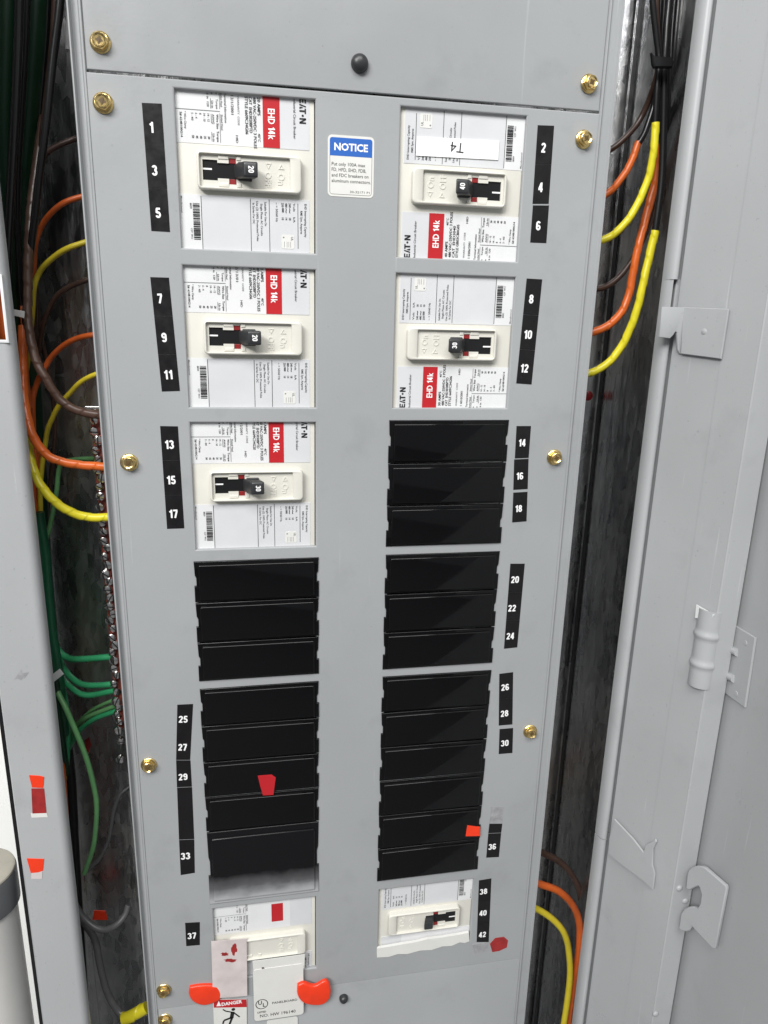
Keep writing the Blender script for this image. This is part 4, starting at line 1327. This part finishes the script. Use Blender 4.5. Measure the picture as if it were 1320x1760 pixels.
# right gutter
G2 = 'wires in the right gutter'
Yr = 0.04
wire([(1132, -70, .03), (1128, 0, .03), (1130, 60, .03), (1131, 108, .03), (1126, 140, .035), (1116, 172, .045), (1100, 205, .05), (1076, 235, .05), (1050, 257, .05), (1000, 280, .05)], 10.5, 'brown_wire', 'dark brown wire curving in at the top right, above the orange one', group=G2)
wire([(1140, -70, .035), (1136, 0, .035), (1135, 60, .035), (1135, 108, .035), (1130, 150, .04), (1122, 190, .04), (1110, 222, .04), (1097, 246, .04)], 11, 'black_wire', 'black end of the upper right orange wire', group=G2)
wire([(1098, 244, .04), (1081, 284, .04), (1062, 314, .04), (1045, 333, .042), (1005, 356, .045)], 12, 'orange_tape', 'short orange taped wire at the upper right', tape=0.014, group=G2)
wire([(1122, -70, .02), (1122, 0, .02), (1128, 60, .02), (1132, 108, .02), (1129, 160, .02), (1127, 214, .02)], 11, 'black_wire', 'black cable leading into the upper yellow sleeve', group=G2)
wire([(1127, 212, .02), (1123, 262, .02), (1112, 312, .022), (1091, 360, .025), (1066, 394, .028), (1038, 412, .032), (995, 422, .036)], 13, 'yellow_tape', 'upper yellow taped wire in the right gutter', tape=0.016, group=G2)
wire([(1146, -70, .03), (1142, 0, .03), (1139, 60, .03), (1138, 108, .03), (1135, 180, .035), (1132, 245, .04)], 11, 'black_wire', 'black cable leading into the long orange sleeve', group=G2)
wire([(1132, 240, .042), (1128, 300, .042), (1116, 352, .042), (1101, 410, .04), (1088, 468, .04), (1080, 508, .04), (1065, 540, .04), (1045, 560, .04), (1020, 571, .042), (975, 578, .045)], 13.5, 'orange_tape', 'long orange taped wire in the right gutter', tape=0.016, group=G2)
wire([(1150, -70, .04), (1147, 0, .04), (1143, 60, .04), (1142, 108, .04), (1140, 220, .05), (1132, 310, .055), (1118, 375, .055), (1096, 430, .055), (1075, 465, .055), (1050, 487, .055), (1026, 496, .055), (975, 503, .055)], 10.5, 'brown_wire', 'dark brown wire behind the long orange one at right', group=G2)
wire([(1156, -70, .02), (1150, 0, .02), (1145, 60, .02), (1143, 108, .02), (1141, 200, .02), (1137, 300, .02), (1126, 398, .02)], 13, 'black_wire', 'black cable leading into the lower yellow sleeve', group=G2)
wire([(1126, 396, .02), (1116, 442, .02), (1105, 492, .02), (1090, 546, .022), (1070, 591, .026), (1045, 624, .03), (1013, 642, .034), (970, 650, .038)], 13.5, 'yellow_tape', 'lower yellow taped wire in the right gutter', tape=0.016, group=G2)
wire([(1172, -70, .06), (1166, 0, .06), (1158, 100, .06), (1150, 220, .065), (1142, 330, .07), (1133, 420, .075), (1122, 500, .085)], 20, 'black_wire', 'thick black cable at the back of the top right bundle', group=G2)
wire([(1160, -70, .05), (1155, 0, .05), (1149, 108, .05), (1146, 240, .06), (1142, 400, .07)], 12, 'black_wire', 'black cable in the middle of the top right bundle', group=G2)
tb = MB()
tb.slab([at(u, v, 0.010) for u, v in ((1117, 92), (1122, 98), (1150, 100), (1156, 106), (1152, 118), (1122, 118), (1119, 112))], (0, -1, 0), 0.003, 0.0008)
tag(tb.build('cable_tie', 'black_plastic'), 'black cable tie round the top right black bundle', 'cable tie', 'cable ties')
wire([(900, 1455, .04), (932, 1466, .04), (965, 1483, .045), (987, 1510, .05), (998, 1548, .055), (1001, 1620, .06), (992, 1780, .06)], 11, 'brown_wire', 'brown wire in the lower right gutter', group=G2)
wire([(890, 1508, .03), (925, 1519, .03), (960, 1532, .032), (985, 1556, .036), (996, 1590, .04), (993, 1640, .04), (985, 1690, .04), (972, 1790, .04)], 12, 'orange_wire', 'orange wire in the lower right gutter', group=G2)
wire([(885, 1550, .025), (921, 1562, .025), (950, 1580, .028), (970, 1606, .03), (978, 1640, .032), (979, 1690, .034), (964, 1790, .034)], 11, 'yellow_wire', 'yellow wire in the lower right gutter', group=G2)
# red plug on the back wall at right
p = at(1010, 680, BACK)
mb = MB().lathe([(0.0046, 0.0), (0.0046, -0.0012), (0.0036, -0.0018)], 20, (p.x, BACK - 0.0005, p.z))
tag(mb.build('red_plug', 'red_flag'), 'dark red round plug on the back wall at right', 'plug')
# red tags lying in the lower left gutter
tb = MB()
tb.slab([at(u, v, 0.10) for u, v in ((162, 1564), (182, 1565), (185, 1580), (159, 1580))], (0, -1, 0), 0.0008)
tag(tb.build('red_tag_or_reflection', 'red_sticker', smooth=0), 'small orange red tag above the hooked grey wire', 'tag', 'red tags')
tb = MB()
tb.slab([at(u, v, 0.10) for u, v in ((146, 1272), (154, 1266), (157, 1280), (152, 1294), (147, 1290))], (0, -1, 0), 0.0008)
tag(tb.build('red_tag_or_reflection', 'red_dull', smooth=0), 'dull red tag behind the long pale green wire', 'tag', 'red tags')

# ------------------------------------------------------------------ terminal bar with slotted screws
BY = 0.045
bx0 = at(163, 800, BY).x
gb = empty('terminal_bar', (bx0 + 0.008, BY, at(208, 1312, BY).z), 'terminal bar with painted reddish reflection and slotted screws at the left edge of the cover', 'terminal bar')
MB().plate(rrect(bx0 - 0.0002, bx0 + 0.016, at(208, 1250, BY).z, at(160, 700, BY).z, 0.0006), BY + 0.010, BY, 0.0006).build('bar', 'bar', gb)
MB().plate(rrect(bx0 - 0.003, bx0 + 0.014, at(160, 703, BY).z, at(160, 697, BY).z, 0.0006), BY + 0.002, BY - 0.004, 0.0006).build('end_clip', 'steel', gb)
def term_screw():
    r = 0.0035
    mb = MB().lathe([(r * 0.9, 0.0), (r, -0.0008), (r, -0.0022), (r * 0.86, -0.0032), (r * 0.55, -0.0036)], 18)
    return mb
sp0 = None
TS = [(163, 722), (161, 742), (169, 757), (163, 774), (168, 789), (167, 808), (175, 822), (170, 837), (174, 853), (172, 872), (175, 897), (180, 913), (178, 930), (185, 942), (180, 956), (184, 972), (182, 987),
      (189, 999), (185, 1012), (189, 1027), (188, 1042), (194, 1055), (189, 1067), (194, 1081), (192, 1097), (198, 1109), (192, 1121), (197, 1135), (195, 1151), (201, 1160), (196, 1175), (200, 1190), (200, 1206),
      (204, 1216), (201, 1228), (206, 1240), (203, 1256), (207, 1274), (207, 1306)]
for i, (u, v) in enumerate(TS):
    p = at(u, v, BY - 0.003)
    if sp0 is None:
        sp0 = term_screw().build('terminal_screw', 'steel', gb, rel=True)
        sl0 = MB().box(-0.0031, 0.0031, -0.0042, -0.0020, -0.0004, 0.0004).build('slot', 'ink', sp0, rel=True, smooth=0)
        sl0.location = (0, 0.0005, 0)
        o, s_ = sp0, sl0
    else:
        o = sp0.copy(); COL.objects.link(o); o.parent = gb
        s_ = sl0.copy(); COL.objects.link(s_); s_.parent = o
    k = random.choice((0.95, 1.0, 1.08, 1.18))
    o.location = Vector((p.x, BY + 0.0005, p.z)) - wloc(gb)
    o.scale = (k, 1 + random.uniform(-0.1, 0.5), k)
    o.rotation_euler = (R(random.uniform(-9, 9)), R(random.uniform(0, 180)), R(random.uniform(-9, 9)))

# ------------------------------------------------------------------ hinged trim at the right, swung open
A0 = Vector((0.2600, -0.0225))
DA = Vector((0.35, -0.937)).normalized()
NA = Vector((-0.937, -0.35, 0)).normalized()       # faces the gutter side
pS = A0 + DA * 0.0408
pE = A0 + DA * 0.0668
PX = 0.304
tr = empty('hinged_trim', (0.28, -0.05, BOT), 'open grey hinged trim with hooked tongues right of the panel', 'trim')
def plan_strip(p, q, t, z0=BOT, z1=TOP):
    d = (q - p).normalized()
    nn = Vector((-d.y, d.x)) * -t
    return MB().extrude_plan([tuple(p), tuple(q), tuple(q + nn), tuple(p + nn)], z0, z1)
MB().extrude_plan([tuple(A0), tuple(pS + DA * 0.002), tuple(pS + DA * 0.002 + Vector((0.0016, 0.0006))), tuple(A0 + Vector((0.0016, 0.0006)))], BOT, TOP).build('inner_plate', 'grey_lit', tr, 0)
# outer plate lies 1 mm over the inner plate and starts at the seam
ov = Vector((NA.x, NA.y)) * 0.0005
MB().extrude_plan([tuple(pS + ov), tuple(pE + ov), tuple(pE + Vector((0.0016, 0.0006))), tuple(pS + Vector((0.0001, 0.0)))], BOT, TOP).build('outer_plate', 'grey_lit', tr, 0)
# front lip strip facing the viewer
LE = 0.3007
st_ = [(pE.x - 0.0002, pE.y + 0.003), (pE.x, pE.y - 0.0002), (pE.x + 0.0008, pE.y - 0.0010), (LE - 0.0006, pE.y - 0.0014), (LE, pE.y - 0.0008), (LE, pE.y + 0.0012), (pE.x + 0.002, pE.y + 0.0016)]
MB().extrude_plan(st_, BOT, TOP).build('front_lip', 'grey_lit', tr)
# tongue that hooks into the bar
def onA(u, v, off=0.0):
    p0 = A0 + Vector((NA.x, NA.y)) * off
    return on_plane(u, v, p0, DA)
off = 0.0018
bendx = 1183
zt = onA(1200, 529, off).z
zb_ = onA(1200, 612, off).z
mb = MB()
r_pts = [onA(bendx, 528.5, off), onA(1254.5, 531, off), onA(1241, 617, off), onA(1196, 611, off), onA(1178, 608.5, off)]
r_pts = [onA(1176, 528, off), onA(1254.5, 531, off), onA(1241, 617, off), onA(1172, 608, off)]
mb.slab(r_pts, NA, 0.0014, 0.0004)
mb.build('tongue', 'grey_lit', tr, 30)
yk = onA(1174, 560, off).y
mb = MB()
h_px = [(1176, 528.2), (1137, 527), (1133, 579), (1151, 581.5), (1157, 575), (1160, 570), (1163, 571), (1164, 600), (1168, 608), (1172, 608)]
mb.plate([(p.x, p.z) for p in (at(u, v, yk) for u, v in h_px)], yk + 0.0012, yk - 0.0006, 0.0004)
mb.build('tongue_hook', 'grey_lit', tr)
# spot weld dimple
p = onA(1212, 570, off)
mb = MB()
ring = [p + NA * 0.0014 + (Vector((DA.x, DA.y, 0)) * math.cos(a) + Vector((0, 0, 1)) * math.sin(a)) * 0.0022 for a in [2 * math.pi * k / 16 for k in range(16)]]
ring2 = [p + NA * 0.0018 + (q - p - NA * 0.0014) * 0.75 for q in ring]
mb.loft([ring, ring2])
mb.build('weld_mark', 'grey_lit', tr, 40)
# lower tongue
mb = MB()
lp = [(1049, 1440), (1058, 1407), (1072, 1422), (1090, 1441), (1108, 1464), (1112, 1450), (1122, 1446), (1128, 1441), (1130, 1446), (1124, 1458), (1123, 1486), (1127, 1500), (1124, 1528), (1107, 1512), (1064, 1480), (1048, 1466)]
mb.slab([onA(u, v, 0.0022) for u, v in lp], NA, 0.0016, 0.0003)
mb.build('tongue', 'grey_lit', tr, 30)

# inner door leaf seen from behind
dr = empty('door_leaf', (PX, -0.28, BOT), 'grey door leaf, inner face, at the far right', 'door')
MB().box(PX, PX + 0.0016, -0.56, pE.y + 0.012, BOT, TOP).build('panel', 'grey_lit', dr, 0)
MB().box(LE + 0.0004, PX - 0.0004, pE.y + 0.004, pE.y + 0.006, BOT, TOP).build('gap_shade', 'black_plastic', dr, 0)  # black strip drawn in as the shade of the gap beside the lip
# hinge: leaf on the door, ribbed barrel beside the lip
hg = empty('hinge', (0.29, -0.08, -0.45), 'grey ribbed hinge with barrel and leaf on the open door', 'hinge')
XL = PX - 0.0020
def onX(u, v, x):
    d = ray(u, v)
    return CAM + d * ((x - CAM.x) / d.x)
lf = [(1236, 1072), (1262, 1073), (1268, 1076), (1301, 1096), (1283, 1216), (1250, 1192), (1228, 1190)]
mb = MB()
mb.slab([onX(u, v, XL + 0.0016) for u, v in lf], (-1, 0, 0), 0.0016, 0.0003)
lo = mb.build('leaf', 'grey_lit', hg, 30)
for (a, b_) in (((1244, 1110), (1268, 1122)), ((1236, 1153), (1262, 1167))):
    q0, q1 = onX(*a, XL - 0.0001), onX(*b_, XL - 0.0001)
    MB().tube([q0.lerp(q1, k / 6) for k in range(7)], lambda s_, th: 0.0030 * (1 - 0.0), 10).build('rib', 'grey_lit', lo)
for c_ in ((1281, 1105), (1265, 1192)):
    p = onX(*c_, XL)
    mb = MB()
    rg = [[p + Vector((dx, 0.0022 * k * math.cos(a), 0.0022 * k * math.sin(a))) for a in [2 * math.pi * j / 14 for j in range(14)]] for k, dx in ((1, 0.0002), (0.8, -0.0003))]
    mb.loft(rg)
    mb.build('weld_mark', 'grey_lit', lo, 40)
bc = (0.2845, -0.0780)
zt_, zb2 = at(1200, 1052, -0.083).z, at(1200, 1182, -0.083).z
mb = MB()
def arc(r0, z):
    return [(bc[0] + r0 * math.cos(a), bc[1] + r0 * math.sin(a), z) for a in [R(150 + 130 * k / 12) for k in range(13)]]
def barrel(r_of_z, zs):
    ro = [arc(r_of_z(z), z) for z in zs]
    ri = [arc(r_of_z(z) - 0.0014, z) for z in zs]
    nn_ = 13
    rings_ = [ro[i] + ri[i][::-1] for i in range(len(zs))]
    return MB().loft(rings_)
H_ = zt_ - zb2
def rz(z):
    f = (z - zb2) / H_
    return 0.0090 + 0.0013 * (math.exp(-((f - 0.30) / 0.035) ** 2) + math.exp(-((f - 0.68) / 0.035) ** 2))
barrel(rz, [zb2 + H_ * k / 40 for k in range(41)]).build('barrel', 'grey_lit', hg, 50)
# upper slot flap above the barrel
mb = MB()
mb.slab([onA(u, v, 0.0025) for u, v in ((1198, 1039), (1229, 1057), (1224, 1062), (1196, 1062))], NA, 0.0010)
mb.build('flap', 'white_label', hg, 0)

# latch bracket with two fingers lower down
lb_px = [(905, 670), (922, 657), (945, 651), (975, 652), (995, 662), (1105, 757), (1108, 775), (1048, 1092), (1040, 1098), (1028, 1090), (920, 975), (908, 998), (890, 1004), (868, 1002), (850, 985), (862, 905), (880, 882), (905, 871), (930, 870), (952, 880),
         (966, 850), (972, 800), (962, 765), (955, 757), (935, 765), (910, 780), (895, 776), (888, 765), (896, 690)]
p0 = Vector((PX - 0.0042, -0.1190))
dl = Vector((0.28, -0.96)).normalized()
mb = MB()
mb.slab([on_plane(900 + a / 3.143, 1280 + b_ / 3.143, p0, dl) for a, b_ in lb_px], (-0.96, -0.28, 0), 0.0026, 0.0007)
tag(mb.build('latch_bracket', 'grey_lit', smooth=40), 'grey bracket with two curved fingers on the lower right door', 'bracket')
for (u, v, lab) in ((1127, 1743, 'small dimple rivet near the bottom of the right trim'), (1168, 1527, 'small dimple rivet left of the finger bracket'), (1178, 1549, 'tiny white rivet between the bracket fingers')):
    p = at(u, v, pE.y - 0.0014)
    mb = MB().lathe([(0.0026, 0.0004), (0.0026, -0.0004), (0.0018, -0.0010), (0.0004, -0.0012)], 14, (p.x, p.y, p.z))
    tag(mb.build('rivet', 'grey_lit', smooth=60), lab, 'rivet', 'trim rivets')
